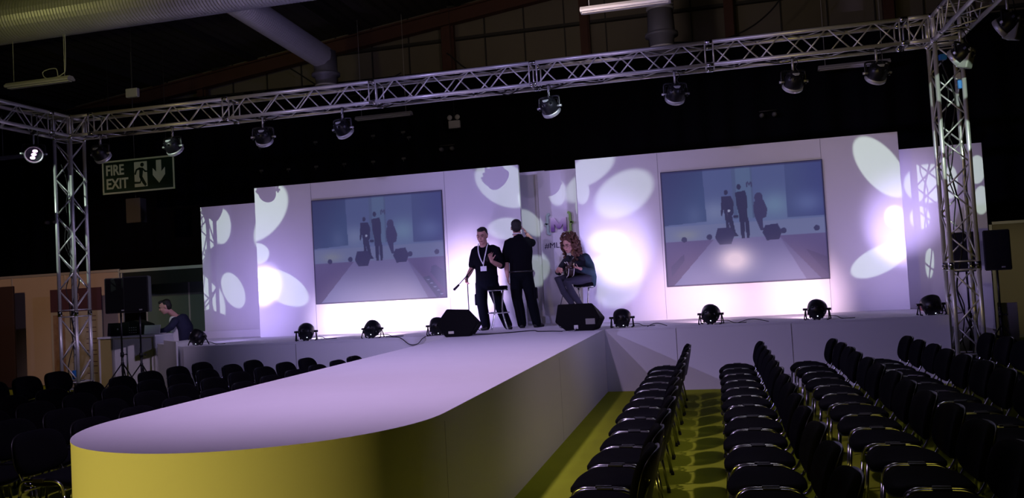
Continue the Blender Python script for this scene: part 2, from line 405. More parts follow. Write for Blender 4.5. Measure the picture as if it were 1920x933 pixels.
def flat(name, label, x0, x1, y, z0, z1, joints=(), group=None, th=0.09):
    t = thing(name, label, 'set wall', ((x0+x1)/2, y, z0), 0, group); w_ = x1-x0
    b = MB(); b.box((0, th/2, (z1-z0)/2), (w_, th, z1-z0), bevel=0.004); b.build('panel', WHITE, t)
    if joints:
        b = MB()
        for j in joints: b.box((j-(x0+x1)/2, -0.0005, (z1-z0)/2), (0.008, 0.004, z1-z0-.02))
        b.build('panel_joint', MATS['joint_grey'], t)
    b = MB()     # timber braces behind
    for s_ in (-.4, 0, .4):
        b.tube([(w_*s_, th, (z1-z0)*.8), (w_*s_, 0.42, 0.02)], 0.02, 6)
    b.build('brace', mat('timber', (0.35, 0.22, 0.12), 0.8), t)
    return t
flat('set_wall', 'wide white set wall holding the left screen', -8.75, -3.37, 15.0, D, 3.915, (-4.80, -7.53))
flat('set_wall', 'wide white set wall holding the right screen', -2.31, 3.10, 15.0, D, 3.905, (1.88, -0.85))
flat('set_wall', 'white centre set wall carrying the braced M logo', -3.13, -2.18, 15.55, D, 3.83)
flat('set_wall', 'narrow recessed white set wall left of the logo wall', -3.90, -3.02, 15.70, D, 3.86)
flat('set_wall', 'lower white set wall stepped back at the far left end', -10.37, -8.60, 15.6, D, 3.70)
flat('set_wall', 'lower white set wall stepped back at right end behind the truss column', 3.22, 4.52, 15.6, 0, 3.68)
b = MB(); b.box((-9.68, 15.45, D+0.075), (1.84, 0.05, 0.15)); tag(b.build('kerb_board', FASC), 'low white kerb board along the foot of the far left set wall', 'board')

# ---------------------------------------------------------------- screens with the live picture
def ssm(a, b_, x):
    t = max(0.0, min(1.0, (x-a)/(b_-a))); return t*t*(3-2*t)
def inpoly(u, v, P):
    c = False; j = len(P)-1
    for i in range(len(P)):
        if (P[i][1] > v) != (P[j][1] > v) and u < (P[j][0]-P[i][0])*(v-P[i][1])/(P[j][1]-P[i][1])+P[i][0]: c = not c
        j = i
    return c
def mix(a, b_, t): return tuple(x+(y-x)*t for x, y in zip(a, b_))
def pic(u, v, right):
    """u to the right, v down, 0..1; sRGB 0..255"""
    k = 1.0
    top = 0.615
    if v < top:
        c = mix((78, 90, 140), (98, 110, 160), ssm(.25, .6, v))
        c = mix(c, (104, 128, 165), math.exp(-((u-.70)**2+(v-.35)**2)/.012))
        c = mix(c, (110, 122, 165), math.exp(-((u-.33)**2+(v-.38)**2)/.010))
        if v > .48: c = mix(c, (112, 118, 160), .7)
        c = mix(c, (130, 135, 150), .8*math.exp(-((u-.14)**2/.006+(v-.56)**2/.002)))
        if .445 < u < .575 and v < .45:
            c = mix((88, 110, 145), c, .35)
            if u < .47 or u > .56: c = mix(c, (70, 82, 125), .7)
        if u < .265+.02*v and v < .47-.06*u:
            c = mix((50, 58, 105), (60, 78, 125), ssm(.0, .5, u+v*.6)); c = mix(c, (84, 98, 145), .6*math.exp(-((u-.2)**2/.003+(v-.40)**2/.01)))
        if u > .775 and v < .475-.01*u:
            c = mix((66, 78, 128), (58, 68, 125), ssm(.78, 1, u)); c = mix(c, (92, 106, 160), .8*math.exp(-((u-.90)**2+(v-.35)**2)/.008))
    else:
        c = mix((92, 82, 132), (78, 66, 112), ssm(.62, .95, v))
        lx = .31-.27*(v-top)/.385; rx = .715+.15*(v-top)/.385
        if lx < u < rx:
            c = mix((110, 104, 156), (124, 122, 176), ssm(.62, .95, v))
        elif u > rx and u < rx+.09*(v-top)/.385: c = mix((104, 98, 150), (92, 84, 134), .4)
    dark = (44, 46, 84); mid = (56, 56, 98)
    def el(cu, cv, ru, rv): return ((u-cu)/ru)**2+((v-cv)/rv)**2 < 1
    # the three people, stands and speakers in the picture
    if el(.405, .215, .013, .022) or inpoly(u, v, [(.375, .25), (.435, .25), (.45, .30), (.445, .40), (.435, .42), (.45, .56), (.47, .60), (.44, .60), (.41, .47), (.42, .59), (.40, .59), (.39, .42), (.385, .36), (.372, .42), (.365, .41)]): c = dark
    if el(.417, .375, .009, .012): c = (150, 155, 190)
    if el(.487, .175, .014, .024) or inpoly(u, v, [(.462, .22), (.525, .21), (.535, .27), (.53, .43), (.54, .50), (.535, .62), (.518, .62), (.512, .48), (.505, .62), (.485, .62), (.478, .42), (.468, .34)]): c = dark
    if el(.605, .28, .026, .045) or inpoly(u, v, [(.575, .31), (.635, .30), (.655, .38), (.645, .45), (.62, .46), (.625, .56), (.605, .56), (.575, .44), (.568, .37)]): c = mid
    if .372 < u < .376 and .40 < v < .56: c = dark
    if .44 < u < .475 and .42 < v < .437: c = dark
    if inpoly(u, v, [(.34, .52), (.42, .52), (.445, .58), (.42, .66), (.345, .66), (.32, .60)]): c = (50, 50, 92)
    if inpoly(u, v, [(.635, .52), (.71, .51), (.735, .58), (.715, .645), (.64, .65), (.615, .58)]): c = (52, 52, 94)
    for cu, cv in ((.125, .60), (.285, .59), (.745, .575), (.945, .57)):
        if el(cu, cv, .018, .024): c = (52, 54, 96)
    # M of the logo
    if (.535 < u < .543 or .562 < u < .570) and .14 < v < .185: c = mid
    if .543 < u < .562 and abs((v-.14)-(.5-abs((u-.5525)/.019))*.05) < .010: c = mid
    # chairs
    if right:
        if inpoly(u, v, [(.03, .83), (.12, .72), (.12, .78), (.03, .92)]): c = (66, 62, 108)
        if inpoly(u, v, [(.87, .74), (1, .82), (1, .97), (.90, .80)]): c = mix(c, (64, 56, 100), .6)
        g = math.exp(-((u-.435)**2/.012+(v-.80)**2/.014)); c = mix(c, (255, 225, 250), min(1, 1.15*g))
    else:
        if inpoly(u, v, [(.90, .70), (.93, .69), (1, .76), (1, .94), (.89, .76)]): c = (66, 68, 112)
        if inpoly(u, v, [(.83, .80), (.88, .79), (.98, .97), (.93, 1.0)]): c = (62, 66, 108)
        for q in range(5):
            if el(.87+q*.024, .825+q*.035, .012, .005): c = (120, 125, 165)
    if v < .012 or v > .99 or u < .008 or u > .993: c = mix(c, (40, 38, 80), .7)
    return c
def screen(label, x0, x1, z0, z1, y, right, gain):
    t = thing('projection_screen', label, 'screen', ((x0+x1)/2, y, z0)); w_, h = x1-x0, z1-z0
    b = MB(); b.box((0, 0.0, h/2), (w_+0.02, 0.02, h+0.02)); b.build('screen_frame', mat('screen_edge', (0.03, 0.03, 0.05), 0.6), t)
    nu, nv = 250, 188; verts = []; cols = []
    for j in range(nv+1):
        for i in range(nu+1):
            verts.append((-w_/2+w_*i/nu, -0.0125, h*j/nv)); c = pic(i/nu, 1-j/nv, right)
            cols.append([((q/255)**2.2) for q in c]+[1])
    faces = [(j*(nu+1)+i, j*(nu+1)+i+1, (j+1)*(nu+1)+i+1, (j+1)*(nu+1)+i) for j in range(nv) for i in range(nu)]
    me = bpy.data.meshes.new('picture'); me.from_pydata(verts, [], faces)
    ca = me.color_attributes.new('picture', 'FLOAT_COLOR', 'POINT')
    ca.data.foreach_set('color', [q for c in cols for q in c])
    mm = bpy.data.materials.new('screen_picture'); mm.use_nodes = True; nt = mm.node_tree; B = nt.nodes['Principled BSDF']
    B.inputs['Base Color'].default_value = (0.05, 0.05, 0.06, 1); B.inputs['Roughness'].default_value = 0.6
    at = nt.nodes.new('ShaderNodeVertexColor'); at.layer_name = 'picture'
    nt.links.new(at.outputs[0], B.inputs['Emission Color']); B.inputs['Emission Strength'].default_value = gain
    me.materials.append(mm); o = bpy.data.objects.new('picture', me); COL.objects.link(o); o.parent = t
    tag(o, 'live picture of the runway and three people')
    return t
screen('large left screen showing the stage, darker, with chairs at lower right', -7.51, -4.86, 1.56, 3.56, 14.985, False, 0.62)
screen('large right screen showing the stage with a bright spot on the runway', -0.80, 1.88, 1.54, 3.54, 14.985, True, 0.72)

# ---------------------------------------------------------------- logo on the centre wall
LOGO_Y = 15.545
def letter_poly(pts, x0, z0, sx, sz): return [(x0+px*sx, z0+pz*sz) for px, pz in pts]
lg = thing('wall_logo', 'raised letter M logo between a white and a green curly brace', 'logo', (-2.80, LOGO_Y, 2.83))
def grad_mat(name, c0, c1, z0, z1):
    mm = bpy.data.materials.new(name); mm.use_nodes = True; nt = mm.node_tree; B = nt.nodes['Principled BSDF']; B.inputs['Roughness'].default_value = 0.35
    tc = nt.nodes.new('ShaderNodeTexCoord'); sp = nt.nodes.new('ShaderNodeSeparateXYZ'); mr = nt.nodes.new('ShaderNodeMapRange'); cr = nt.nodes.new('ShaderNodeValToRGB')
    nt.links.new(tc.outputs['Object'], sp.inputs[0]); nt.links.new(sp.outputs[2], mr.inputs[0]); mr.inputs[1].default_value = z0; mr.inputs[2].default_value = z1
    nt.links.new(mr.outputs[0], cr.inputs[0]); cr.color_ramp.elements[0].color = (*c0, 1); cr.color_ramp.elements[1].color = (*c1, 1)
    cr.color_ramp.elements[0].position = .22; cr.color_ramp.elements[1].position = .85
    nt.links.new(cr.outputs[0], B.inputs['Base Color']); return mm
MW = 0.30
Mp = [(0, 0), (0.22, 0), (0.22, .55), (0.42, .2), (0.58, .2), (0.78, .55), (0.78, 0), (1, 0), (1, 1), (0.74, 1), (0.5, .55), (0.26, 1), (0, 1)]
b = MB(); b.prism(letter_poly(Mp, -MW/2+.035, -0.16, MW, 0.26), -0.05, 0.0); b.build('letter_m', grad_mat('purple_to_white_print', (0.16, 0.03, 0.30), (0.85, 0.72, 0.85), -.17, .15), lg)
def brace(sgn, x, z0, h, w_):
    P = [(-.5, 1), (-.1, .96), (0, .85), (0, .62), (.12, .53), (.5, .5), (.12, .47), (0, .38), (0, .15), (-.1, .04), (-.5, 0)]
    P = smoothpath([V(sgn*px*w_+x, 0, z0+pz*h) for px, pz in P], 5)
    out = []; inn = []
    for i, p in enumerate(P):
        t = (P[min(i+1, len(P)-1)]-P[max(i-1, 0)]).normalized(); n = V(-t.z, 0, t.x)*0.022
        out.append((p.x+n.x, p.z+n.z)); inn.append((p.x-n.x, p.z-n.z))
    b = MB()
    for i in range(len(P)-1):
        b.prism([out[i], out[i+1], inn[i+1], inn[i]], -0.045, 0)
    return b
brace(-1, -0.175, -0.20, 0.38, 0.085).build('left_brace', mat('brace_white', (0.45, 0.68, 0.58), 0.4), lg)
brace(1, 0.255, -0.19, 0.38, 0.085).build('right_brace', mat('brace_green', (0.20, 0.42, 0.06), 0.4), lg)
def text(name, body, size, m_, parent=None, loc=(0, 0, 0), ext=0.004, align='LEFT', bold=0.0, xs=1.0):
    c = bpy.data.curves.new(name, 'FONT'); c.body = body; c.size = size; c.extrude = ext; c.align_x = align; c.offset = bold
    o = bpy.data.objects.new(name, c); COL.objects.link(o); dg = bpy.context.evaluated_depsgraph_get()
    me = bpy.data.meshes.new_from_object(o.evaluated_get(dg)); bpy.data.objects.remove(o, do_unlink=True)
    me.transform(Matrix.Rotation(PI/2, 4, 'X') @ Matrix.Diagonal((xs, 1, 1, 1)))
    me.materials.clear(); me.materials.append(m_); o = bpy.data.objects.new(name, me); COL.objects.link(o)
    if parent: o.parent = parent
    o.location = loc; return o
NAVY = mat('navy_print', (0.03, 0.02, 0.07), 0.6)
o = text('hashtag_lettering', '#ML', 0.145, NAVY, None, (-3.06, LOGO_Y-0.002, 2.37), 0.003, xs=1.05)
tag(o, 'dark letters #ML on the white wall below the logo', 'lettering')

# ================================================================ TRUSS
S = 0.34; CR = 0.031; BR = 0.0115
def section(parent, L, phase=0.0, period=0.66, ends=True, faces=4, name='truss_section'):
    """one box truss section along local +x, box 0..S in y and z"""
    sec = bpy.data.objects.new(name, None); COL.objects.link(sec); sec.parent = parent; sec.empty_display_size = .1
    for y in (0, S):
        for z in (0, S): MB().tube([(0, y, z), (L, y, z)], CR, 12).build('chord', ALU, sec)
    b = MB(); n = max(1, round((L-0.16)/(period/2))); st_ = (L-0.16)/n
    for f in range(faces):
        def P(x, t):
            return {0: (x, 0, t), 1: (x, S, t), 2: (x, t, 0), 3: (x, t, S)}[f]
        for i in range(n):
            a, c = (0.02, S-0.02) if (i+f) % 2 == 0 else (S-0.02, 0.02)
            b.tube([P(0.08+i*st_+.02, a), P(0.08+(i+1)*st_-.02, c)], BR, 7)
        if ends:
            for xx in (0.06, L-0.06): b.tube([P(xx, 0.01), P(xx, S-0.01)], BR, 7)
    b.build('lacing', ALU, sec)
    if ends:
        for y in (0, S):
            for z in (0, S):
                for xx in (0.015, L-0.015):
                    b = MB(); b.tube([(xx-.035, y, z), (xx+.035, y, z)], CR+0.007, 10)
                    b.tube([(xx, y-.04, z), (xx, y+.04, z)], 0.006, 6); b.build('coupler', CHROME, sec)
    return sec
Z0 = 4.84; YF = 12.83
XR, XL = 3.22, -11.45
t = thing('front_truss', 'long silver box truss crossing above the front of the stage', 'truss', (0, YF, Z0))
xs = [-11.11, -10.66, -7.96, -5.26, -2.56, 0.14, 2.84, XR]
for a, c in zip(xs, xs[1:]):
    s_ = section(t, c-a); s_.location = (a, 0, 0)
def corner(parent, loc):
    b = MB()
    for y in (0, S):
        for z in (0, S): b.tube([(-CR, y, z), (S+CR, y, z)], CR, 12)
    for x in (0, S):
        for z in (0, S): b.tube([(x, -CR, z), (x, S+CR, z)], CR, 12)
        for y in (0, S): b.tube([(x, y, -CR), (x, y, S+CR)], CR, 12)
    o = b.build('corner_block', ALU, parent); o.location = loc
    b = MB(); b.tube([(0, 0, 0), (S, 0, S)], BR, 7); b.tube([(0, S, S), (S, S, 0)], BR, 7); b.tube([(0, 0, S), (0, S, 0)], BR, 7); b.tube([(S, 0, 0), (S, S, S)], BR, 7); b.tube([(0, 0, S), (S, S, S)], BR, 7)
    b.build('lacing', ALU, o)
def column(label, x0):
    t = thing('truss_column', label, 'truss', (x0, YF, 0))
    zs = [0.06, 0.36, 1.65, Z0-0.0]
    for a, c in zip(zs, zs[1:]):
        s_ = section(t, c-a, period=0.70); s_.rotation_euler = (0, -PI/2, 0); s_.location = (S, 0, a)
    b = MB(); b.box((S/2, S/2, 0.02), (0.5, 0.5, 0.02), bevel=0.004)
    for x in (0, S):
        for y in (0, S): b.tube([(x, y, 0.02), (x, y, 0.10)], 0.035, 12)
    b.build('base_plate', ALU, t)
    corner(t, (0, 0, Z0))
    # power cable wound up inside the column
    b = MB(); P = [(S*.5+.07*math.sin(k*1.1), S*.5+.06*math.cos(k*1.7), 0.1+k*0.3) for k in range(16)]
    b.tube(smoothpath(P, 5), 0.012, 6)
    P = [(S*.35+.04*math.sin(k*2.1), S*.3+.05*math.cos(k*1.3), 0.1+k*0.25) for k in range(18)]
    b.tube(smoothpath(P, 4), 0.008, 6); b.build('cable', RUB, t)
    return t
cl = column('silver truss column at the left front corner of the stage', XL)
cr = column('silver truss column at the right front corner of the stage', XR)
BLUE = mat('blue_connector', (0.02, 0.18, 0.55), 0.4)
b = MB(); b.box((S*.85, S*.1, 4.18), (0.05, 0.05, 0.12), bevel=.01); b.box((S*.4, S*.5, 4.62), (0.1, 0.08, 0.08), bevel=.01); b.build('blue_connector', BLUE, cr)
b = MB(); b.box((S*.6, S*.2, 0.55), (0.06, 0.06, 0.16), bevel=.01); b.build('blue_connector', BLUE, cl)
b = MB(); b.box((S*.8, S*.1, 4.30), (0.07, 0.07, 0.10), bevel=.01); b.build('junction_box', PALE, cr)
for x0, lab in ((XL, 'silver side truss running toward the viewer from the left column'), (XR, 'silver side truss running toward the viewer from the right column')):
    t = thing('side_truss', lab, 'truss', (x0, YF, Z0))
    y = 0.0
    for L in (0.45, 2.7, 2.7, 2.7):
        s_ = section(t, L); s_.rotation_euler = (0, 0, -PI/2); s_.location = (0, -y, 0); y += L
# cables draped along the truss
CAB = RUB
b = MB(); random.seed(3); P = []
for k in range(60):
    P.append((-10.9+k*0.235, YF+0.10+0.12*random.random(), Z0+0.03-0.07*random.random()*(k % 3 == 0)))
b.tube(smoothpath(P, 3), 0.010, 5); P = [(p[0]+.1, p[1]+.1, p[2]-.03*random.random()) for p in P]; b.tube(smoothpath(P, 3), 0.009, 5)
tag(b.build('power_cable', CAB), 'black cables lying along the lower tubes of the front truss', 'cable')

# ================================================================ STAGE LAMPS
LEDW = mat('status_led', (0.8, 0.85, 0.9), 0.4, emit=((0.75, 0.8, 1.0), 1.6))
RIM = mat('lamp_rim', (0.55, 0.55, 0.58), 0.4, metal=0.6)
LABM = mat('lamp_label', (0.42, 0.44, 0.46), 0.5)
LENS = mat('lamp_lens', (0.10, 0.10, 0.14), 0.1, spec=0.8)
def lampbody(parent, lens_m=LENS, rim=True, labelled=True):
    """round LED fixture, axis +y is the beam"""
    M = Matrix.Rotation(-PI/2, 4, 'X')   # lathe z -> +y
    b = MB(); b.lathe([(0, -0.15), (0.05, -0.148), (0.095, -0.125), (0.125, -0.085), (0.135, -0.04), (0.14, 0.02), (0.14, 0.06), (0.128, 0.065)], M, 28)
    for k in range(10):
        a = 2*PI*k/10; b.box((0.112*math.cos(a), -0.09, 0.112*math.sin(a)), (0.012, 0.08, 0.03), Matrix.Rotation(-a, 3, 'Y'))
    body = b.build('lamp_body', BLKM, parent)
    if rim:
        b = MB(); b.lathe([(0.128, 0.05), (0.145, 0.05), (0.15, 0.06), (0.15, 0.105), (0.145, 0.11), (0.132, 0.105), (0.128, 0.065)], M, 28); b.build('rim', RIM, parent)
    b = MB(); b.lathe([(0, 0.066), (0.128, 0.066), (0.128, 0.058), (0, 0.058)], M, 24); ln = b.build('lens', lens_m, parent)
    if labelled:
        b = MB(); b.prism([(-.05, -.01), (.05, -.01), (.05, -.03), (.025, -.065), (-.025, -.065), (-.05, -.03)], -0.153, -0.146); b.build('label_plate', LABM, parent)
    b = MB(); b.lathe([(0, 0.151), (0.009, 0.151), (0.009, 0.149)], Matrix.Translation((0.026, 0, -0.028)) @ Matrix.Rotation(PI/2, 4, 'X'), 12); b.build('status_light', LEDW, parent)
    return body
def hanging(label, loc, tilt, rz, lens=LENS, glow=None):
    """origin at the truss tube; the lamp hangs 0.45 below"""
    t = thing('stage_lamp', label, 'stage light', loc, rz, 'round lamps hanging from the truss')
    b = MB(); b.tube([(0, 0, -0.02), (0, 0, -0.20)], 0.017, 10); b.build('hanging_pipe', RIM, t)
    b = MB(); b.box((0, 0, 0.0), (0.05, 0.07, 0.05), bevel=.01); b.tube([(-0.045, 0, 0), (0.045, 0, 0)], 0.012, 8); b.build('hook_clamp', BLKM, t)
    b = MB(); b.tube(smoothpath([(-0.175, 0, -0.40), (-0.175, 0, -0.25), (-0.15, 0, -0.205), (0, 0, -0.20), (0.15, 0, -0.205), (0.175, 0, -0.25), (0.175, 0, -0.40)], 5), (0.014), 8)
    b.tube([(-0.155, 0, -0.36), (-0.15, 0, -0.24), (0.15, 0, -0.24), (0.155, 0, -0.36)], 0.008, 6)
    y_ = b.build('yoke', BLKM, t)
    for s_ in (-1, 1): b = MB(); b.tube([(s_*0.21, 0, -0.36), (s_*0.14, 0, -0.36)], 0.018, 8); b.build('knob', RIM, y_)
    h = bpy.data.objects.new('lamp_head', None); COL.objects.link(h); h.parent = t; h.location = (0, 0, -0.36); h.rotation_euler = (tilt, 0, 0)
    lampbody(h, lens)
    b = MB(); b.tube(smoothpath([(0.03, -0.02, 0.0), (0.06, -0.05, -0.09), (0.02, -0.06, -0.16), (0.05, -0.08, -0.24), (0.0, -0.06, -0.28)], 4), 0.006, 6); b.build('lamp_cable', RUB, t)
    return t
# lamp_head is an Empty level: fold its children into the thing (thing > part only)
def flatten(t):
    bpy.context.view_layer.update()
    for h in [c for c in t.children if c.type == 'EMPTY']:
        for c in list(h.children):
            mw = h.matrix_basis.copy(); c.parent = t; c.matrix_parent_inverse.identity(); c.matrix_basis = mw @ c.matrix_basis
        bpy.data.objects.remove(h, do_unlink=True)
names = ['leftmost, by the exit sign', 'second from the left', 'third from the left', 'fourth from the left', 'fifth from the left', 'sixth from the left', 'seventh from the left', 'rightmost, beside the column']
lx_ = [-10.50, -9.03, -7.28, -5.82, -2.33, -0.39, 1.31, 2.45]
for x, nm in zip(lx_, names):
    t = hanging('round black lamp hanging on the front truss, ' + nm, (x, YF+0.02, Z0-0.02), -0.75, random.uniform(-.3, .3)); flatten(t)
PINKLED = mat('pink_leds', (0.9, 0.7, 0.9), 0.3, emit=((1.0, 0.60, 0.92), 4.0))
t = hanging('lit round lamp with pink-white LEDs under the left side truss', (-11.36, 12.25, Z0-0.02), -0.35, -2.39); flatten(t)
b = MB()
for q in (-1, 0, 1): b.ell((-0.02*q, 0.072, 0.060*q), (0.040, 0.014, 0.026))
o = b.build('lit_leds', PINKLED, t); o.location = (0, 0, -0.36); o.rotation_euler = (-0.35, 0, 0)
for i, (yy, xx, lab) in enumerate(((12.35, XR+.2, 'black lamp with grey head hanging at the corner above the right column'), (11.0, XR+0.36, 'black lamp hanging under the right side truss near the frame top'))):
    t = hanging(lab, (xx, yy, Z0-0.0), -0.5, 0.9); flatten(t)
    b = MB(); b.box((0, -0.05, -0.42), (0.17, 0.16, 0.26), Matrix.Rotation(.3, 3, 'X'), bevel=.02); b.build('lamp_housing', mat('grey_housing', (0.22, 0.22, 0.20), 0.5), t)

def floorlamp(label, x, y, rz, tilt, col, power, size, aim=None):
    t = thing('floor_lamp', label, 'stage light', (x, y, D), rz, 'round lamps standing along the stage front')
    h = bpy.data.objects.new('h', None); COL.objects.link(h); h.parent = t; h.location = (0, 0, 0.155); h.rotation_euler = (tilt, 0, 0)
    lampbody(h, LENS, False, False)
    for s_ in (-1, 1):
        b = MB(); b.tube([(s_*.165, 0, 0.155), (s_*.175, -0.07, 0.012), (s_*.15, -0.09, 0.008)], 0.010, 6); b.tube([(s_*.165, 0, 0.155), (s_*.175, 0.08, 0.012), (s_*.15, .10, 0.008)], 0.010, 6)
        y_ = b.build('floor_yoke', BLKM, t)
        b = MB(); b.tube([(s_*0.20, 0, 0.155), (s_*0.135, 0, 0.155)], 0.018, 8); b.build('knob', BLKM, y_)
    flatten(t)
    b = MB(); b.tube(smoothpath([(0.1, -0.02, 0.05), (0.25, 0.03, 0.05), (0.33, 0.1, 0.006), (0.5, 0.15, 0.006)], 5), 0.006, 6); b.build('lamp_cable', RUB, t)
    l = bpy.data.lights.new('floor_lamp_light', 'SPOT'); l.energy = power; l.color = col; l.spot_size = math.radians(size); l.spot_blend = 1.0; l.shadow_soft_size = 0.09
    lo = bpy.data.objects.new('floor_lamp_light', l); COL.objects.link(lo)
    d = V(-math.sin(rz)*math.cos(tilt), math.cos(rz)*math.cos(tilt), math.sin(tilt))
    if size < 62:
        l2 = l.copy(); l2.energy = power*.20; l2.spot_size = math.radians(115); l2.color = (0.52, 0.40, 1.0)
        lo2 = bpy.data.objects.new('floor_lamp_light', l2); COL.objects.link(lo2); lo2.location = V(x, y, D+.155)+d*0.10; lo2.rotation_euler = (Vector(aim)-lo2.location).to_track_quat('-Z', 'Y').to_euler()
    lo.location = V(x, y, D+.155)+d*0.10; lo.rotation_euler = (Vector(aim)-lo.location).to_track_quat('-Z', 'Y').to_euler() if aim else d.to_track_quat('-Z', 'Y').to_euler()
    return t
BL = (0.62, 0.48, 1.0); PK = (1.0, 0.72, 0.90); WH = (0.86, 0.75, 1.0)
FL = [ # x, y, rz, tilt, color, power, size, aim
 (-9.0, 13.32, -0.25, 0.8, (0.62, 0.50, 1.0), 900, 26, (-8.66, 15, 1.95), 'round black floor lamp at the far left end of the stage edge'),
 (-6.90, 13.33, 0.35, 0.5, (0.85, 0.66, 1.0), 230, 75, (-6.8, 15, 1.15), 'round black floor lamp below the left edge of the left screen'),
 (-5.66, 13.30, -0.05, 0.45, (1.0, 0.76, 0.95), 330, 75, (-5.9, 15, 1.15), 'round black floor lamp below the middle of the left screen'),
 (-4.50, 13.30, 0.1, 0.7, (0.80, 0.60, 1.0), 330, 60, (-4.4, 15, 1.8), 'round black floor lamp left of the left wedge speaker'),
 (-1.45, 13.30, 0.0, 0.7, (0.60, 0.50, 1.0), 330, 46, (-1.65, 15, 2.25), 'round black floor lamp right of the right wedge speaker'),
 (-0.09, 13.20, -0.25, 0.5, (1.0, 0.66, 0.90), 190, 75, (-0.4, 15, 1.2), 'round black floor lamp below the left half of the right screen'),
 (1.45, 13.22, -0.3, 0.5, (1.0, 0.68, 0.90), 230, 75, (1.2, 15, 1.15), 'round black floor lamp below the right half of the right screen'),
 (3.0, 13.18, 0.1, 0.8, (0.60, 0.46, 1.0), 420, 40, (3.1, 15, 2.3), 'round black floor lamp at the right end of the stage edge'),
]
for x, y, rz, ti, c, p, sz, aim, lab in FL: floorlamp(lab, x, y, rz, ti, c, p, sz, aim)

# ================================================================ WEDGE MONITORS
def wedge(label, loc, rz, poly, poly_back, depth):
    t = thing('wedge_monitor', label, 'speaker', loc, rz, 'black wedge monitors at the stage centre')
    b = MB(); A = [b.bm.verts.new((x, 0, z)) for x, z in poly]; B = [b.bm.verts.new((x*.94, depth, z_)) for (x, _), z_ in zip(poly, poly_back)]
    n = len(poly); b.bm.faces.new(A); b.bm.faces.new(B[::-1])
    for k in range(n): b.bm.faces.new((A[k], B[k], B[(k+1) % n], A[(k+1) % n]))
    bmesh.ops.bevel(b.bm, geom=b.bm.edges[:], offset=0.01, segments=2, affect='EDGES')
    b.build('cabinet', mat('textured_black_paint', (0.003, 0.003, 0.004), 0.8, noise=.3, bump=.3, bscale=300, spec=.12), t)
    return t
P6 = [(-.20, 0), (.19, 0), (.33, .20), (.20, .42), (-.16, .44), (-.33, .22)]
t = wedge('black wedge speaker on the runway left of the men', (-3.95, 12.62, D+0.002), 0.05, P6, [0, 0, .17, .30, .31, .18], 0.42)
b = MB(); b.box((-.10, -0.006, 0.07), (0.09, 0.012, 0.04), bevel=.004); b.build('socket_plate', RIM, t)
b = MB(); b.box((0, .36, .26), (.3, .2, .01), Matrix.Rotation(-.3, 3, 'X')); b.build('grille', GRIL, t)
P6b = [(-.18, 0), (.26, 0), (.36, .20), (.25, .42), (-.30, .42), (-.36, .14)]
t = wedge('black wedge speaker on the runway below the seated guitarist', (-2.09, 12.85, D+0.002), -0.12, P6b, [0, 0, .17, .30, .30, .14], 0.42)
b = MB(); b.box((.21, -0.006, 0.14), (0.15, 0.014, 0.09), bevel=.006); b.build('handle_plate', mat('grey_plate', (.18, .18, .17), .5), t)
b = MB(); b.box((-.02, -0.006, 0.06), (0.07, 0.012, 0.06), bevel=.006); b.tube(smoothpath([(-.02, -.01, .05), (-.03, -.06, .02), (-.08, -.12, .006), (-.2, -.14, .006)], 5), .006, 6); b.build('socket_plate', RIM, t)
b = MB(); b.box((0, .36, .26), (.3, .2, .01), Matrix.Rotation(-.3, 3, 'X')); b.build('grille', GRIL, t)
# cables on the stage
b = MB(); b.tube(smoothpath([(-3.70, 12.62, D+.03), (-3.5, 12.9, D+.008), (-3.2, 13.1, D+.008), (-2.9, 13.35, D+.008), (-2.75, 13.05, D+.008), (-2.5, 12.95, D+.008), (-2.3, 12.80, D+.008), (-2.15, 12.80, D+.02)], 8), 0.009, 6)
tag(b.build('speaker_cable', RUB), 'black cable lying between the two wedge speakers', 'cable')
b = MB(); b.tube(smoothpath([(-5.45, 13.35, D+.008), (-5.15, 13.10, D+.01), (-5.02, 13.00, D-.02), (-4.90, 13.00, D-.11), (-4.76, 13.00, D-.11), (-4.66, 13.00, D-.02), (-4.58, 13.10, D+.01), (-4.4, 13.30, D+.008)], 8), 0.007, 6)
tag(b.build('sagging_cable', RUB), 'thin black cable sagging over the stage front edge', 'cable')
b = MB(); b.tube(smoothpath([(-1.05, 13.15, D+.008), (-.95, 13.12, D+.05), (-.86, 13.12, D+.05), (-.75, 13.15, D+.008)], 6), 0.006, 6)
tag(b.build('cable_loop', RUB), 'small black cable loop on the stage edge beside the right-hand wedge', 'cable')
b = MB(); b.tube(smoothpath([(0.3, 13.15, D+.008), (.45, 13.12, D+.05), (.58, 13.12, D+.05), (.75, 13.15, D+.008)], 6), 0.006, 6)
tag(b.build('cable_loop', RUB), 'small black cable loop on the stage edge below the right screen', 'cable')

# ================================================================ STOOLS, MIC STAND
def stool(label, x, y, h, rz):
    t = thing('bar_stool', label, 'stool', (x, y, D), rz)
    b = MB(); b.lathe([(0, h-.07), (.16, h-.07), (.175, h-.055), (.178, h-.02), (.165, h-.003), (.08, h), (0, h)]); b.build('seat', FAB, t)
    b = MB(); b.lathe([(.165, h-.085), (.18, h-.085), (.18, h-.066), (.165, h-.066), (.165, h-.085)]); b.build('seat_ring', CHROME, t)
    for k in range(4):
        a = PI/4+k*PI/2; b = MB()
        b.tube(smoothpath([(.13*math.cos(a), .13*math.sin(a), h-.08), (.09*math.cos(a), .09*math.sin(a), h*.55), (.11*math.cos(a), .11*math.sin(a), .25), (.19*math.cos(a), .19*math.sin(a), .01)], 5), .011, 8); b.build('leg', CHROME, t)
    b = MB(); b.tube([(.18*math.cos(2*PI*k/24), .18*math.sin(2*PI*k/24), .30) for k in range(24)], .010, 8, closed=True)
    for k in range(4):
        a = PI/4+k*PI/2; b.tube([(.11*math.cos(a), .11*math.sin(a), .30), (.18*math.cos(a), .18*math.sin(a), .30)], .007, 6)
    b.build('foot_ring', CHROME, t)
    return t
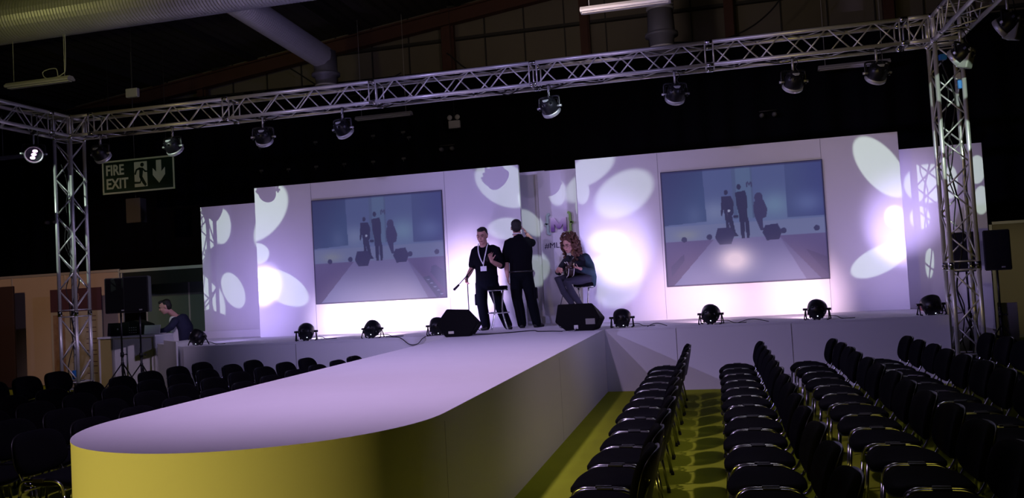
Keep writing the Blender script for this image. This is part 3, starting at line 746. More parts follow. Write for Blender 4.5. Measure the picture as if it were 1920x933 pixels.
stool('empty black bar stool with chrome legs between the two standing men', -3.62, 13.98, 0.76, 0.3)
stool('bar stool under the seated guitarist', -2.23, 14.62, 0.73, 0.1)
ms = thing('microphone_stand', 'black boom microphone stand held by the man on the left', 'microphone stand', (-4.17, 14.05, D))
b = MB(); b.tube([(0, 0, .02), (0, 0, .93)], .010, 8); b.build('pole', BLKM, ms)
b = MB(); b.tube([(-.14, -.08, .81), (.16, .12, 1.16)], .008, 8); b.ell((0, 0, .95), (.022, .022, .03)); b.build('boom', BLKM, ms)
b = MB()
for k in range(3):
    a = PI/2+k*2*PI/3; b.tube([(0, 0, .10), (.26*math.cos(a), .26*math.sin(a), .012)], .008, 6)
b.build('tripod_base', BLKM, ms)
b = MB(); b.tube([(-.13, -.075, .815), (-.20, -.11, .745)], [.017, .022], 10); b.ell((-.205, -.115, .74), (.024, .024, .024)); b.build('microphone', GRIL, ms)

# ================================================================ SPEAKERS ON STANDS
def stand_speaker(labs, x, y, zb, w_, h, rz, d=0.35):
    t = thing('speaker_stand', labs[0], 'speaker stand', (x, y, 0), rz)
    b = MB(); b.tube([(0, 0, .08), (0, 0, .95)], .022, 10); b.tube([(0, 0, .9), (0, 0, zb)], .016, 10); b.build('pole', BLKM, t)
    b = MB(); b.tube([(0, 0, .78), (0, 0, .86)], .034, 10); b.tube([(0, 0, .82), (.07, -.02, .82)], .009, 6); b.ell((.08, -.02, .82), (.018, .018, .018)); b.build('collar', BLK, t); b = MB(); b.tube([(0, 0, .62), (0, 0, .67)], .03, 10); b.build('leg_collar', BLK, t)
    for k in range(3):
        a = PI/2+k*2*PI/3; b = MB(); b.tube([(.02*math.cos(a), .02*math.sin(a), .64), (.48*math.cos(a), .48*math.sin(a), .02)], .012, 8); b.tube([(.02*math.cos(a), .02*math.sin(a), .16), (.30*math.cos(a), .30*math.sin(a), .25)], .008, 6); b.build('leg', BLKM, t)
    s_ = thing('loudspeaker', labs[1], 'speaker', (x, y, zb), rz)
    b = MB(); pl = [(-w_/2, -d/2), (w_/2, -d/2), (w_/2*.78, d/2), (-w_/2*.78, d/2)]; plan(b.bm, pl, 0, h); bmesh.ops.bevel(b.bm, geom=b.bm.edges[:], offset=.012, segments=2, affect='EDGES'); b.build('cabinet', BLK, s_)
    b = MB(); b.box((0, -d/2-.006, h/2), (w_*.92, .012, h*.94), bevel=.006); b.build('grille', GRIL, s_)
    b = MB(); b.box((w_*.18, -d/2-.014, .05), (.055, .006, .022), bevel=.002); b.build('badge', mat('badge_silver', (.6, .6, .6), .3, metal=.8), s_)
stand_speaker(('black speaker stand left of its neighbour in front of the desk', 'left black loudspeaker of the pair by the desk at the far left'), -10.92, 13.75, 1.60, .46, .66, 0.45)
stand_speaker(('black speaker stand at the left end of the stage, right of its neighbour', 'right black loudspeaker of the pair by the desk at the far left'), -10.28, 13.45, 1.60, .44, .66, 0.35)
stand_speaker(('black speaker stand seen through the right truss column', 'black loudspeaker seen behind the right truss column'), 3.98, 15.0, 1.53, .40, .64, -0.15)
stand_speaker(('black speaker stand right of the right truss column', 'black loudspeaker standing clear, right of the right truss column'), 4.40, 14.9, 1.53, .38, .64, -0.15)

# ================================================================ EXHIBITION STANDS AT THE LEFT AND RIGHT
SH = mat('beige_shell_panel', (0.50, 0.40, 0.30), 0.8, noise=.1, nscale=1.5)
SHG = mat('green_grey_panel', (0.10, 0.14, 0.11), 0.7, noise=.15, nscale=1)
POST = mat('shell_aluminium', (0.50, 0.48, 0.46), 0.45, metal=.5)
def shell(label, x0, x1, y, h, panels, m_, rail=True):
    t = thing('shell_wall', label, 'exhibition wall', ((x0+x1)/2, y, 0)); c0 = (x0+x1)/2
    xs_ = [x0+(x1-x0)*i/panels for i in range(panels+1)]
    for a, c in zip(xs_, xs_[1:]):
        b = MB(); b.box(((a+c)/2-c0, 0, h/2), (c-a-.04, .02, h-.04)); b.build('panel', m_, t)
    for a in xs_:
        b = MB(); b.box((a-c0, 0, h/2), (.04, .04, h), bevel=.005); b.build('post', POST, t)
    if rail:
        b = MB(); b.box((0, 0, h-.03), (x1-x0, .05, .06), bevel=.005); b.build('top_rail', POST, t)
    return t
shell('long beige exhibition wall with metal posts at the far left', -18.7, -12.95, 16.3, 2.56, 4, SH)
shell('dark green-grey exhibition wall behind the desk', -12.75, -9.4, 16.95, 2.50, 3, SHG)
b = MB(); b.box((0, 0, 0), (2.6, .05, .07), bevel=.005); o = b.build('header_rail', POST, loc=(-11.62, 16.3, 2.50)); 
b = MB(); b.box((-1.26, 0, -1.27), (.04, .04, 2.46)); b.box((1.26, 0, -1.27), (.04, .04, 2.46)); b.build('post', POST, o); b = MB(); b.box((0, 0, -.18), (2.44, .02, .30)); b.build('black_header', BLK, o)
tag(o, 'pale header rail with a black strip over the open stand front', 'header')
t = thing('dark_banner', 'dark upright display board at the left frame edge', 'board', (-15.95, 15.9, 0))
b = MB(); b.box((0, 0, 1.16), (1.1, .05, 2.3), bevel=.01); b.build('panel', mat('dark_maroon', (.03, .012, .012), .7), t)
b = MB(); b.box((0, 0, .02), (1.2, .35, .04), bevel=.01); b.build('base', BLKM, t)
t = thing('roll_up_banner', 'pale banner with dark maroon header and lines of text behind the left column', 'banner', (-13.72, 15.85, 0))
MAR = mat('maroon_print', (.055, .015, .03), .7)
b = MB(); b.box((0, 0, .86), (1.32, .02, 1.62)); b.build('banner_sheet', mat('banner_cream', (.36, .34, .27), .8, noise=.1), t)
b = MB(); b.box((0, -.002, 1.92), (1.32, .024, .50)); b.build('header_panel', MAR, t)
text('header_logo', '{M}', .15, mat('banner_print', (.40, .30, .30), .6), t, (0.0, -.016, 1.95), .002, 'CENTER')
b = MB()
for k in range(11): b.box((-.05, -.012, 1.55-.125*k), (.12+.02*(k % 3), .004, .012)); b.box((.38, -.012, 1.55-.125*k+(.03 if k % 2 else 0)), (.26, .004, .014))
b.build('text_lines', MAR, t)
b = MB(); b.box((-.45, -.012, .95), (.30, .004, 1.3)); b.build('picture_strip', mat('brown_picture', (.12, .05, .03), .7, noise=.8, nscale=7, color2=(.35, .25, .16)), t)
b = MB(); b.box((0, 0, .03), (1.3, .2, .06), bevel=.01); b.build('base', POST, t)
# desk with white panels
t = thing('control_desk', 'white and beige control desk behind the left loudspeakers', 'desk', (-11.6, 15.0, 0))
b = MB(); b.box((0, .1, 1.10), (1.35, .75, .04), bevel=.006); b.build('desk_top', WHITE, t)
b = MB(); b.box((-.50, -.22, .54), (.30, .03, 1.08)); b.build('side_panel', mat('beige_panel', (.45, .36, .12), .8), t)
b = MB(); b.box((.16, -.22, .54), (.92, .03, 1.08)); b.box((.65, .1, .54), (.03, .7, 1.08)); b.box((-.65, .1, .54), (.03, .7, 1.08)); b.build('front_panel', FASC, t)
b = MB(); b.box((-.33, -.24, .54), (.04, .04, 1.08)); b.box((.63, -.24, .54), (.04, .04, 1.08)); b.build('corner_post', POST, t)
t = thing('laptop', 'open black laptop on the control desk below the left loudspeaker', 'laptop', (-11.85, 14.88, 1.122), 0.1)
b = MB(); b.box((0, .1, .01), (.42, .28, .018), bevel=.004); b.build('keyboard_base', BLKM, t)
b = MB(); b.box((0, -.06, .14), (.46, .012, .26), Matrix.Rotation(-.15, 3, 'X'), bevel=.004); b.build('lid', BLKM, t)
b = MB(); b.lathe([(0, 0), (.018, 0), (.018, .003), (0, .003)], Matrix.Translation((0, -.079, .14)) @ Matrix.Rotation(PI/2, 4, 'X'), 12); b.build('lid_emblem', mat('emblem_grey', (.35, .35, .35), .4), t)
t = thing('mixing_console', 'dark sloping mixing console on the control desk', 'mixing desk', (-11.80, 15.16, 1.122))
b = MB(); b.prism([(-.38, 0), (.38, 0), (.38, .20), (.1, .30), (-.25, .26), (-.38, .12)], -.04, .26); bmesh.ops.bevel(b.bm, geom=b.bm.edges[:], offset=.012, segments=2, affect='EDGES'); b.build('console_body', BLKM, t)
b = MB()
for i in range(8):
    for j in range(3): b.tube([(-.2+i*.05, -.045, .05+j*.05), (-.2+i*.05, -.06, .05+j*.05)], .008, 6)
b.build('control_knobs', PALE, t)
t = thing('laptop', 'white laptop lid on the desk in front of the man in a dark jacket', 'laptop', (-11.12, 14.95, 1.122), -.1)
b = MB(); b.box((0, .1, .01), (.34, .22, .016), bevel=.004); b.build('keyboard_base', PALE, t)
b = MB(); b.box((0, -.03, .10), (.40, .01, .18), Matrix.Rotation(-.15, 3, 'X'), bevel=.004); b.build('lid', WHITE, t)
t = thing('white_side_panel', 'upright white panel closing the gap between desk and stage', 'panel', (-9.52, 13.27, 0), -0.725)
b = MB(); b.box((-.04, 0, .53), (.92, .03, 1.06), bevel=.004); b.build('panel', FASC, t); # right side
t = thing('stand_door', 'beige stand door panel with frame at the far right', 'door panel', (6.23, 20.1, 0))
b = MB(); b.box((0, 0, 1.24), (.66, .04, 2.40)); b.build('panel', mat('olive_beige', (.50, .44, .30), .8), t)
b = MB(); b.box((-.37, 0, 1.25), (.06, .07, 2.5)); b.box((.37, 0, 1.25), (.06, .07, 2.5)); b.box((0, 0, 2.47), (.8, .07, .06)); b.box((0, 0, .03), (.8, .07, .06)); b.build('door_frame', POST, t)
t = thing('white_plinth', 'small pale upright board behind the right truss column', 'board', (4.90, 16.2, 0))
b = MB(); b.box((0, 0, .47), (.30, .05, .94), bevel=.005); b.build('panel', WHITE, t); b = MB(); b.box((0, 0, .02), (.34, .3, .04)); b.build('foot', POST, t)

# ================================================================ FIRE EXIT SIGN
GRN = mat('sign_green', (.012, .055, .022), .5); CRM = mat('sign_cream', (.42, .45, .33), .5, emit=((.42, .48, .30), .06))  # faint emission put into the cream print to lift its brightness
t = thing('fire_exit_sign', 'green FIRE EXIT sign with running man and down arrow', 'sign', (-13.64, 18.0, 4.51))
W_, H_ = 2.04, .83
b = MB(); b.box((0, 0, H_/2), (W_, .04, H_)); b.build('sign_board', GRN, t)
b = MB()
for x in (-W_/2+.02, W_/2-.02): b.box((x, -.022, H_/2), (.04, .012, H_))
for z in (.02, H_-.02): b.box((0, -.022, z), (W_, .012, .04))
b.build('border', CRM, t)
text('fire_lettering', 'FIRE', .36, CRM, t, (-.92, -.024, .47), .004, bold=.008, xs=.80)
text('exit_lettering', 'EXIT', .36, CRM, t, (-.92, -.024, .13), .004, bold=.008, xs=.86)
b = MB(); b.prism([(-.10, .12), (.26, .12), (.26, .74), (-.10, .74)], -.026, -.02); b.build('doorway_panel', CRM, t)
b = MB()
b.lathe([(0, 0), (.05, 0), (.05, .006), (0, .006)], Matrix.Translation((.13, -.032, .66)) @ Matrix.Rotation(-PI/2, 4, 'X'), 16)
for L_ in ([(.05, .60), (.16, .58), (.13, .38), (.04, .36)], [(.04, .38), (.12, .38), (.24, .17), (.20, .12), (.13, .20), (.05, .34)], [(.04, .40), (.10, .36), (.05, .24), (-.14, .26), (-.15, .22), (-.13, .20), (.07, .20), (.12, .36)], [(.05, .60), (.09, .55), (-.02, .53), (-.06, .42), (-.10, .44), (-.05, .56)], [(.14, .59), (.14, .54), (.20, .47), (.30, .47), (.30, .50), (.22, .51)]):
    b.prism(L_, -.032, -.026)
b.build('running_figure', GRN, t)
b = MB(); b.prism([(.52, .74), (.66, .74), (.66, .45), (.76, .55), (.76, .38), (.59, .18), (.42, .38), (.42, .55), (.52, .45)], -.028, -.02); b.build('down_arrow', CRM, t)
b = MB(); b.tube([(-.8, 0, H_), (-.8, 0, 4.0)], .006, 6); b.tube([(.8, 0, H_), (.8, 0, 4.2)], .006, 6); b.build('hanging_wire', GIRT, t)
b = MB(); b.box((0, 0, 0), (.42, .25, .62), bevel=.02); b.tube([(0, 0, .3), (0, 0, 4.05)], .01, 6)
tag(b.build('heater_box', mat('dull_grey_box', (.10, .10, .085), .7), loc=(-14.05, 18.4, 4.10)), 'dull grey box hanging below the fire exit sign', 'box')

# ================================================================ CEILING FIXTURES
def batten(label, c, lit=PALE, L=1.5, cable=True, rx=0):
    t = thing('strip_light', label, 'strip light', c)
    b = MB(); b.prism([(-.09, 0), (.09, 0), (.11, .03), (.05, .09), (-.05, .09), (-.11, .03)], -L/2, L/2, Matrix.Rotation(PI/2, 4, 'Z') @ Matrix.Rotation(rx, 4, 'Y')); b.build('housing', lit, t)
    b = MB(); b.box((0, 0, -.012), (L*.96, .10, .02), bevel=.004); b.build('diffuser', mat('diffuser', (.55, .54, .55), .35), t)
    b = MB()
    for s_ in (-1, 1): b.tube([(s_*L*.4, 0, .08), (s_*L*.4, 0, roofz(c[0])-c[2]-.2)], .006, 6)
    if cable: b.tube(smoothpath([(L*.3, 0, .09), (L*.25, .02, .28), (L*.05, .03, .25), (L*.12, 0, .10), (L*.36, 0, .14), (L*.42, 0, .4), (L*.42, 0, roofz(c[0])-c[2]-.2)], 6), .010, 6)
    b.build('suspension', PALE, t)
batten('strip light hanging at the left frame edge under the duct', (-12.80, 14, 6.22))
batten('bright lilac-lit strip light hanging near the top centre', (-1.16, 14, 6.24), mat('lit_look_enamel', (.85, .83, .86), .5), cable=False)  # housing colour lighter than the other strip lights, to look lit
batten('strip light behind the front truss, right of the fourth lamp', (-7.88, 19.9, 6.12), cable=False)
batten('strip light behind the front truss, beside the rightmost lamp', (3.32, 19.9, 6.14), cable=False)
batten('dim strip light hanging low at the far left above the drape', (-18.9, 19.9, 6.08), cable=False)
def emergency(label, c, two=True):
    t = thing('emergency_light', label, 'emergency light', c)
    b = MB(); b.box((0, 0, 0), (.30, .10, .20), bevel=.02); b.build('battery_box', PALE, t)
    if two:
        for s_ in (-1, 1):
            b = MB(); b.lathe([(.03, -.05), (.065, .03), (.065, .04), (0, .04)], Matrix.Translation((s_*.10, -.03, .17)) @ Matrix.Rotation(PI/2, 4, 'X'), 14); b.build('lamp_head', PALE, t)
    b = MB(); b.tube([(0, 0, .1), (0, 0, roofz(c[0])-c[2]-.2)], .006, 6); b.build('hanging_wire', GIRT, t)
    return t
emergency('twin-headed pale emergency light on the black drape', (-6.05, 20.0, 5.78))
emergency('small pale box hanging on a wire above the left truss', (-12.2, 16.0, 6.40), False)
for x, z, lab in ((-6.35, 5.22, 'pair of small dark spotlights on the drape under the emergency light'), (-1.5+2.95, 5.3, 'pair of small dark spotlights on the drape behind the seventh lamp'), (-18.2, 4.2, 'pair of small dim spotlights on the drape at the far left')):
    t = thing('twin_spotlight', lab, 'spotlight', (x, 20.19, z))
    for s_ in (-1, 1):
        b = MB(); b.lathe([(.05, -.10), (.06, .0), (.04, .08), (0, .09)], Matrix.Translation((s_*.14, 0, 0)) @ Matrix.Rotation(PI/2, 4, 'X'), 12); b.build('lamp_head', mat('dim_grey', (.12, .12, .12), .5), t)
    b = MB(); b.tube([(-.2, .03, .10), (.2, .03, .10)], .015, 6); b.tube([(0, .03, .10), (0, .14, .10)], .015, 6); b.build('bar', GIRT, t)
# ducts
def duct(name, label, a, c, r, rib=.07):
    b = MB(); a, c = Vector(a), Vector(c); L = (c-a).length; n = int(L/rib)*2; P = []; R = []
    for i in range(n+1):
        P.append(a.lerp(c, i/n)); R.append(r+(.018 if i % 2 else 0))
    b.tube(P, R, 28)
    for f in b.bm.faces: f.smooth = False
    return tag(b.build(name, GALV), label, 'duct')
duct('main_duct', 'large ribbed silver duct crossing the top left under the roof', (-14.3, 14, 7.62), (-3.5, 14, 7.62), .46)
duct('branch_duct', 'narrower ribbed duct branching toward the back wall', (-8.8, 14.3, 7.60), (-8.8, 18.5, 7.42), .27)
b = MB(); b.lathe([(.60, 0), (.60, .12), (.52, .14)], Matrix.Translation((0, 0, 0)), 24)
def diffuser(label, c):
    t = thing('air_diffuser', label, 'air diffuser', c)
    b = MB(); b.lathe([(.26, .95), (.28, .45), (.28, .42), (.34, .42), (.34, .36), (.26, .34), (.24, .10)], seg=24); b.build('neck', mat('grey_diffuser', (.16, .16, .17), .5, metal=.3), t)
    b = MB(); b.lathe([(.20, .12), (.42, .02), (.44, 0), (.42, -.02), (0, -.04)], seg=24); b.build('cone', mat('grey_diffuser', (0, 0, 0)), t)
    b = MB(); b.lathe([(.255, .10), (.27, .10), (.27, .14), (.255, .14)], seg=24); b.build('ring', PALE, t)
bpy_bm = b; b.bm.free()
diffuser('round grey air diffuser below the end of the branch duct', (-8.75, 18.5, 6.60))
diffuser('round grey air diffuser hanging right of the bright strip light', (-0.74, 17.5, 6.30))
duct('short_duct', 'dark short duct above the right-hand air diffuser', (-0.74, 17.5, 7.2), (-0.74, 17.5, 8.9), .27)
# hanging black cables
for P, lab in (([(-10.2, 19.5, 7.55), (-9.0, 19.5, 6.75), (-8.2, 19.5, 6.72), (-7.2, 19.5, 7.10)], 'black cable drooping over the top of the drape left of the big steel column'),
               ([(-6.0, 19.5, 7.45), (-5.4, 19.5, 6.95), (-4.6, 19.5, 6.95)], 'black cable drooping right of the big steel column'),
               ([(-0.6, 19.5, 7.05), (0.6, 19.5, 7.0), (1.6, 19.5, 7.5), (2.4, 19.5, 8.6)], 'black cable rising toward the roof at the top right')):
    b = MB(); b.tube(smoothpath(P, 8), .018, 6); tag(b.build('hanging_cable', RUB), lab, 'cable')

# ================================================================ CHAIRS
CFR = mat('chair_frame_chrome', (0.42, 0.42, 0.42), 0.20, metal=1.0, noise=.1)
def make_chair():
    """faces +y, origin on the floor under the seat"""
    t = thing('stacking_chair', 'x', 'chair')
    b = MB(); b.slab(.53, .47, .055, Matrix.Translation((0, 0.01, .445)), 2.8, 36, lambda p: V(p.x, p.y, p.z-.02*max(0, (p.y-.12))/.1*1.0+.35*p.x*p.x), taper=.05)
    b.build('seat', FAB, t)
    b = MB(); b.slab(.50, .44, .02, Matrix.Translation((0, 0.02, .412)), 2.8, 36, lambda p: V(p.x, p.y, p.z-.02*max(0, (p.y-.12))/.1+.35*p.x*p.x), taper=.05); b.build('seat_shell', SHELL, t)
    R = Matrix.Translation((0, -.30, .635)) @ Matrix.Rotation(PI/2+.22, 4, 'X')
    fn = lambda p: V(p.x, p.y, p.z+.9*p.x*p.x)
    b = MB(); b.slab(.50, .34, .045, R @ Matrix.Translation((0, 0, -.01)), 2.9, 36, lambda p: V(p.x, p.y, p.z-.9*p.x*p.x), taper=-.05); br = b.build('backrest', FAB, t)
    b = MB(); b.slab(.505, .345, .018, R @ Matrix.Translation((0, 0, .022)), 2.9, 36, lambda p: V(p.x, p.y, p.z-.9*p.x*p.x), taper=-.05); b.build('back_shell', SHELL, br)
    for s_ in (-1, 1):
        b = MB(); b.tube(smoothpath([(s_*.270, .205, .36), (s_*.276, .19, .440), (s_*.284, .14, .477), (s_*.286, .05, .482), (s_*.286, -.06, .482), (s_*.284, -.13, .474), (s_*.276, -.175, .440), (s_*.270, -.19, .36)], 4), [(.0125, .0105)]*29, 8); b.build('side_rail', CFR, t)
        b = MB(); b.box((s_*.285, 0, .482), (.028, .10, .032), bevel=.005); b.build('linking_clip', BLK, t)
        for q, (y0, y1) in enumerate(((.205, .235), (-.19, -.25))):
            b = MB(); b.tube([(s_*.270, y0, .365), (s_*.272, y1, .012)], .0115, 8); lg_ = b.build('leg', CFR, t)
            b = MB(); b.tube([(s_*.2715, y1-(y1-y0)*.03, .028), (s_*.272, y1, .0)], .015, 8); b.build('rubber_foot', RUB, lg_)
        b = MB(); b.tube(smoothpath([(s_*.20, -.12, .425), (s_*.20, -.20, .43), (s_*.20, -.25, .50), (s_*.19, -.315, .66)], 4), .0105, 8); b.build('back_post', CFR, t)
    b = MB(); b.tube([(-.275, .17, .395), (.275, .17, .395)], .009, 6); b.build('cross_bar', CFR, t)
    b = MB(); b.tube([(-.275, -.15, .395), (.275, -.15, .395)], .009, 6); b.build('cross_bar', CFR, t)
    return t
proto = make_chair(); used = [False]
def place_chair(x, y, rz, label, group):
    if not used[0]:
        used[0] = True; proto.location = (x, y, 0); proto.rotation_euler = (0, 0, rz); proto['label'] = label; proto['group'] = group; return
    dup(proto, (x, y, 0), rz, label, group)
RN = ['row nearest the runway on its right', 'second row right of the runway', 'third row right of the runway', 'fourth row right of the runway', 'fifth row right of the runway']
GR = 'black stacking chairs in rows right of the runway'; GLf = 'black stacking chairs in rows left of the runway'
rows = [(-.72, 12), (.235, 13), (1.15, 13), (2.05, 12), (2.98, 7)]
rnd = random.Random(11)
for ri, (x, n) in enumerate(rows):
    for k in range(n):
        place_chair(x+rnd.uniform(-.012, .012), 11.62-.621*k, PI/2+rnd.uniform(-.012, .012), 'black chair, %s from the stage, %s' % (ORD[k], RN[ri]), GR)
LN = ['row nearest the runway on its left', 'second row left of the runway', 'third row left of the runway', 'fourth row left of the runway', 'outermost left row beyond the aisle']
rowsL = [(-4.98, 11.66, 11), (-5.76, 11.62, 11), (-6.61, 11.58, 11), (-7.49, 11.55, 8), (-9.42, 10.78, 5)]
for ri, (x, y0, n) in enumerate(rowsL):
    for k in range(n):
        place_chair(x+rnd.uniform(-.015, .015), y0-.606*k, -PI/2+rnd.uniform(-.010, .010), 'black chair, %s from the stage, %s' % (ORD[k], LN[ri]), GLf)

# ================================================================ PEOPLE
SKIN = mat('skin', (0.62, 0.33, 0.27), 0.55, noise=.12, nscale=12)
CLOTH = mat('black_cotton', (0.005, 0.005, 0.008), 0.95, noise=.3, nscale=20, spec=.08)
TROU = mat('black_trousers', (0.004, 0.005, 0.009), 0.9, noise=.3, nscale=15, spec=.08)
HAIRD = mat('dark_brown_hair', (0.010, 0.007, 0.006), 0.6, noise=.3, nscale=60, bump=.4, bscale=250)
SHOE = mat('black_leather', (0.008, 0.008, 0.008), 0.4)
class Blob(MB):
    """overlapping closed volumes fused by a voxel remesh into one surface"""
    def limb(s, pts, rad, ref=None, seg=14):
        pts = [Vector(p) for p in pts]; rad = [(r, r) if not isinstance(r, (tuple, list)) else r for r in rad]
        # rounded ends
        def cap(i, j):
            d = (pts[i]-pts[j]).normalized(); r = min(rad[i]); return [(pts[i]+d*r*.5, tuple(q*.80 for q in rad[i])), (pts[i]+d*r*.85, tuple(q*.42 for q in rad[i]))]
        a = cap(0, 1)[::-1]; b_ = cap(-1, -2)
        s.tube([p for p, _ in a]+pts+[p for p, _ in b_], [r for _, r in a]+rad+[r for _, r in b_], seg, ref); return s
    def fuse(s, name, m_, parent, voxel=.009, smooth=2, disp=0, dscale=.04):
        bmesh.ops.recalc_face_normals(s.bm, faces=s.bm.faces)
        me = bpy.data.meshes.new('tmp'); s.bm.to_mesh(me); s.bm.free(); o = bpy.data.objects.new('tmp', me); COL.objects.link(o)
        md = o.modifiers.new('r', 'REMESH'); md.mode = 'VOXEL'; md.voxel_size = voxel; md.use_smooth_shade = True
        if smooth: sm = o.modifiers.new('s', 'SMOOTH'); sm.iterations = smooth; sm.factor = .5
        if disp:
            tx = bpy.data.textures.new('curl', 'CLOUDS'); tx.noise_scale = dscale; tx.noise_depth = 2
            dm = o.modifiers.new('d', 'DISPLACE'); dm.texture = tx; dm.strength = disp; dm.mid_level = .45
        me2 = bpy.data.meshes.new_from_object(o.evaluated_get(bpy.context.evaluated_depsgraph_get())); bpy.data.objects.remove(o, do_unlink=True)
        me2.name = name; me2.materials.clear(); me2.materials.append(m_)
        for p in me2.polygons: p.use_smooth = True
        r = bpy.data.objects.new(name, me2); COL.objects.link(r); r.parent = parent; return r
def head(b, c, rot):
    """c centre of the head, rot 3x3: local -y is the face"""
    HS = 1.14
    def T(*p): return Vector(c)+rot @ (Vector(p)*HS)
    real = b
    class Sc:
        def ell(s, c_, r, rot_=None, **k): real.ell(c_, tuple(q*HS for q in r), rot_, **k)
        def limb(s, p_, r, **k): real.limb(p_, [q*HS for q in r], **k)
    b = Sc()
    b.ell(T(0, .012, .025), (.076, .095, .098), rot); b.ell(T(0, -.025, -.035), (.062, .070, .085), rot)
    b.ell(T(0, -.048, -.095), (.036, .034, .026), rot)              # chin
    b.limb([T(0, -.085, .012), T(0, -.104, -.020)], [.009, .014])   # nose
    b.ell(T(0, -.080, .035), (.052, .018, .012), rot)              # brow
    for s_ in (-1, 1):
        b.ell(T(s_*.080, .012, -.005), (.010, .020, .032), rot); b.ell(T(s_*.036, -.072, -.025), (.022, .02, .02), rot)
    b.ell(T(0, -.084, -.058), (.026, .012, .008), rot)
    return T
def short_hair(T, rot, parent, name='hair'):
    b = Blob(); k = 1.14
    b.ell(T(0, .042, .056), (.081*k, .086*k, .076*k), rot); b.ell(T(0, .056, .005), (.080*k, .068*k, .080*k), rot); b.ell(T(0, -.030, .104), (.058*k, .046*k, .030*k), rot)
    return b.fuse(name, HAIRD, parent, .007, 1, .010, .02)
def face(T, rot, parent, eyes=True):
    if eyes:
        for s_ in (-1, 1):
            b = MB(); b.ell(T(s_*.031, -.0830, .012), (.014, .007, .006), rot, sub=(12, 8)); b.build('eye', mat('eye_dark', (.03, .02, .02), .3), parent)
            b = MB(); b.tube([T(s_*.014, -.098, .036), T(s_*.034, -.094, .041), T(s_*.054, -.078, .035)], .005, 6); b.build('eyebrow', HAIRD, parent)
    b = MB(); b.tube([T(-.022, -.091, -.060), T(0, -.098, -.058), T(.022, -.091, -.060)], .0045, 6); b.build('mouth', mat('lips', (.30, .08, .08), .5), parent)
def hand(b, wrist, d, palm_n, thumb_side, curl=.5, spread=.12, size=1.0):
    """d points along the hand, palm_n out of the palm; five bent fingers"""
    d = Vector(d).normalized(); n = Vector(palm_n); n = (n-d*n.dot(d)).normalized(); s_ = d.cross(n)*thumb_side
    w_ = Vector(wrist); k = size
    b.limb([w_, w_+d*.045*k, w_+d*.085*k], [(.024*k, .017*k), (.036*k, .016*k), (.038*k, .014*k)], ref=s_)
    for i, L in enumerate((.068, .078, .072, .056)):
        off = (.030-.020*i)*k; base = w_+d*.085*k+s_*off; fd = (d+s_*(spread*(1.5-i))).normalized(); pts = [base-fd*.02]; a = 0; p = base
        pts.append(p)
        for q, fr in enumerate((.42, .32, .26)):
            a += curl*(.55 if q == 0 else .75); dd = (fd*math.cos(a)+n*math.sin(a)); p = p+dd*L*fr*k; pts.append(p)
        b.limb(pts, [.0095*k, .0095*k, .009*k, .0085*k, .0075*k], seg=8)
    tb = w_+d*.025*k+s_*.022*k; td = (d*.7+s_*.75+n*.25).normalized()
    b.limb([tb, tb+td*.035*k, tb+td*.035*k+(td+n*curl*.8+d*.3).normalized()*.035*k, tb+td*.035*k+(td+n*curl*.8+d*.3).normalized()*.060*k], [.013*k, .0115*k, .010*k, .0085*k], seg=8)
def rotm(rx, ry, rz): return Euler((rx, ry, rz), 'XYZ').to_matrix()
def shoe(name, ankle, d, parent, col=SHOE):
    a = Vector(ankle); d = Vector(d).normalized(); b = Blob(); fz = D+.035
    heel = V(a.x, a.y, fz)-d*.055; toe = V(a.x, a.y, fz)+d*.19
    b.limb([heel, V(a.x, a.y, fz+.01)+d*.05, toe-V(0, 0, .006)], [(.038, .036), (.046, .042), (.040, .026)], ref=d.cross(V(0, 0, 1)))
    b.limb([a+V(0, 0, .03), V(a.x, a.y, fz+.02)], [.045, .048]); o = b.fuse(name, col, parent, .008, 2)
    for v in o.data.vertices: v.co.z = max(v.co.z, D+.002)
    b = MB(); b.slab(.092, .285, .014, Matrix.Translation(V(a.x, a.y, D+.008)+d*.068) @ Matrix.Rotation(math.atan2(d.y, d.x)-PI/2, 4, 'Z'), 2.6, 24); b.build('shoe_sole', RUB, o)
    return o

# ---- man on the left, facing the audience, looking down
A = thing('person', 'man in black polo shirt with white badge holding a microphone stand, facing the audience', 'person', (0, 0, 0))
hc = V(-3.885, 14.13, 2.60); hr = rotm(.30, 0.0, -.05)
b = Blob(); T = head(b, hc, hr)
b.limb([(-3.875, 14.20, 2.34), (-3.88, 14.19, 2.44), (-3.885, 14.165, 2.54)], [(.085, .072), .070, .068])
b.limb([(-3.87, 14.22, 1.92), (-3.87, 14.22, 2.12), (-3.87, 14.22, 2.33), (-3.87, 14.215, 2.39)], [(.16, .11), (.175, .12), (.18, .11), (.12, .07)], ref=(1, 0, 0))
ra = [(-4.03, 14.22, 2.365), (-4.085, 14.24, 2.18), (-4.12, 14.25, 2.08), (-4.16, 14.17, 1.97), (-4.185, 14.08, 1.885)]
la = [(-3.68, 14.22, 2.365), (-3.60, 14.20, 2.17), (-3.575, 14.16, 2.06), (-3.63, 14.02, 2.10), (-3.685, 13.93, 2.145)]
b.limb(ra, [.060, .053, .048, .042, .030]); b.limb(la, [.060, .053, .048, .042, .030])
hand(b, ra[-1], (.03, -.30, -.55), (.6, -.4, 0), 1, .95, .05); hand(b, la[-1], (-.10, -.15, .9), (.55, -.75, 0), 1, .35, .2)
b.limb([(-3.96, 14.22, 1.84), (-3.96, 14.20, 1.45), (-3.93, 14.25, 1.05)], [.08, .055, .04]); b.limb([(-3.77, 14.22, 1.84), (-3.67, 14.18, 1.45), (-3.53, 14.22, 1.05)], [.08, .055, .04])
A_body = b.fuse('body', SKIN, A, .0075, 2); face(T, hr, A)
short_hair(T, hr, A)
b = Blob()
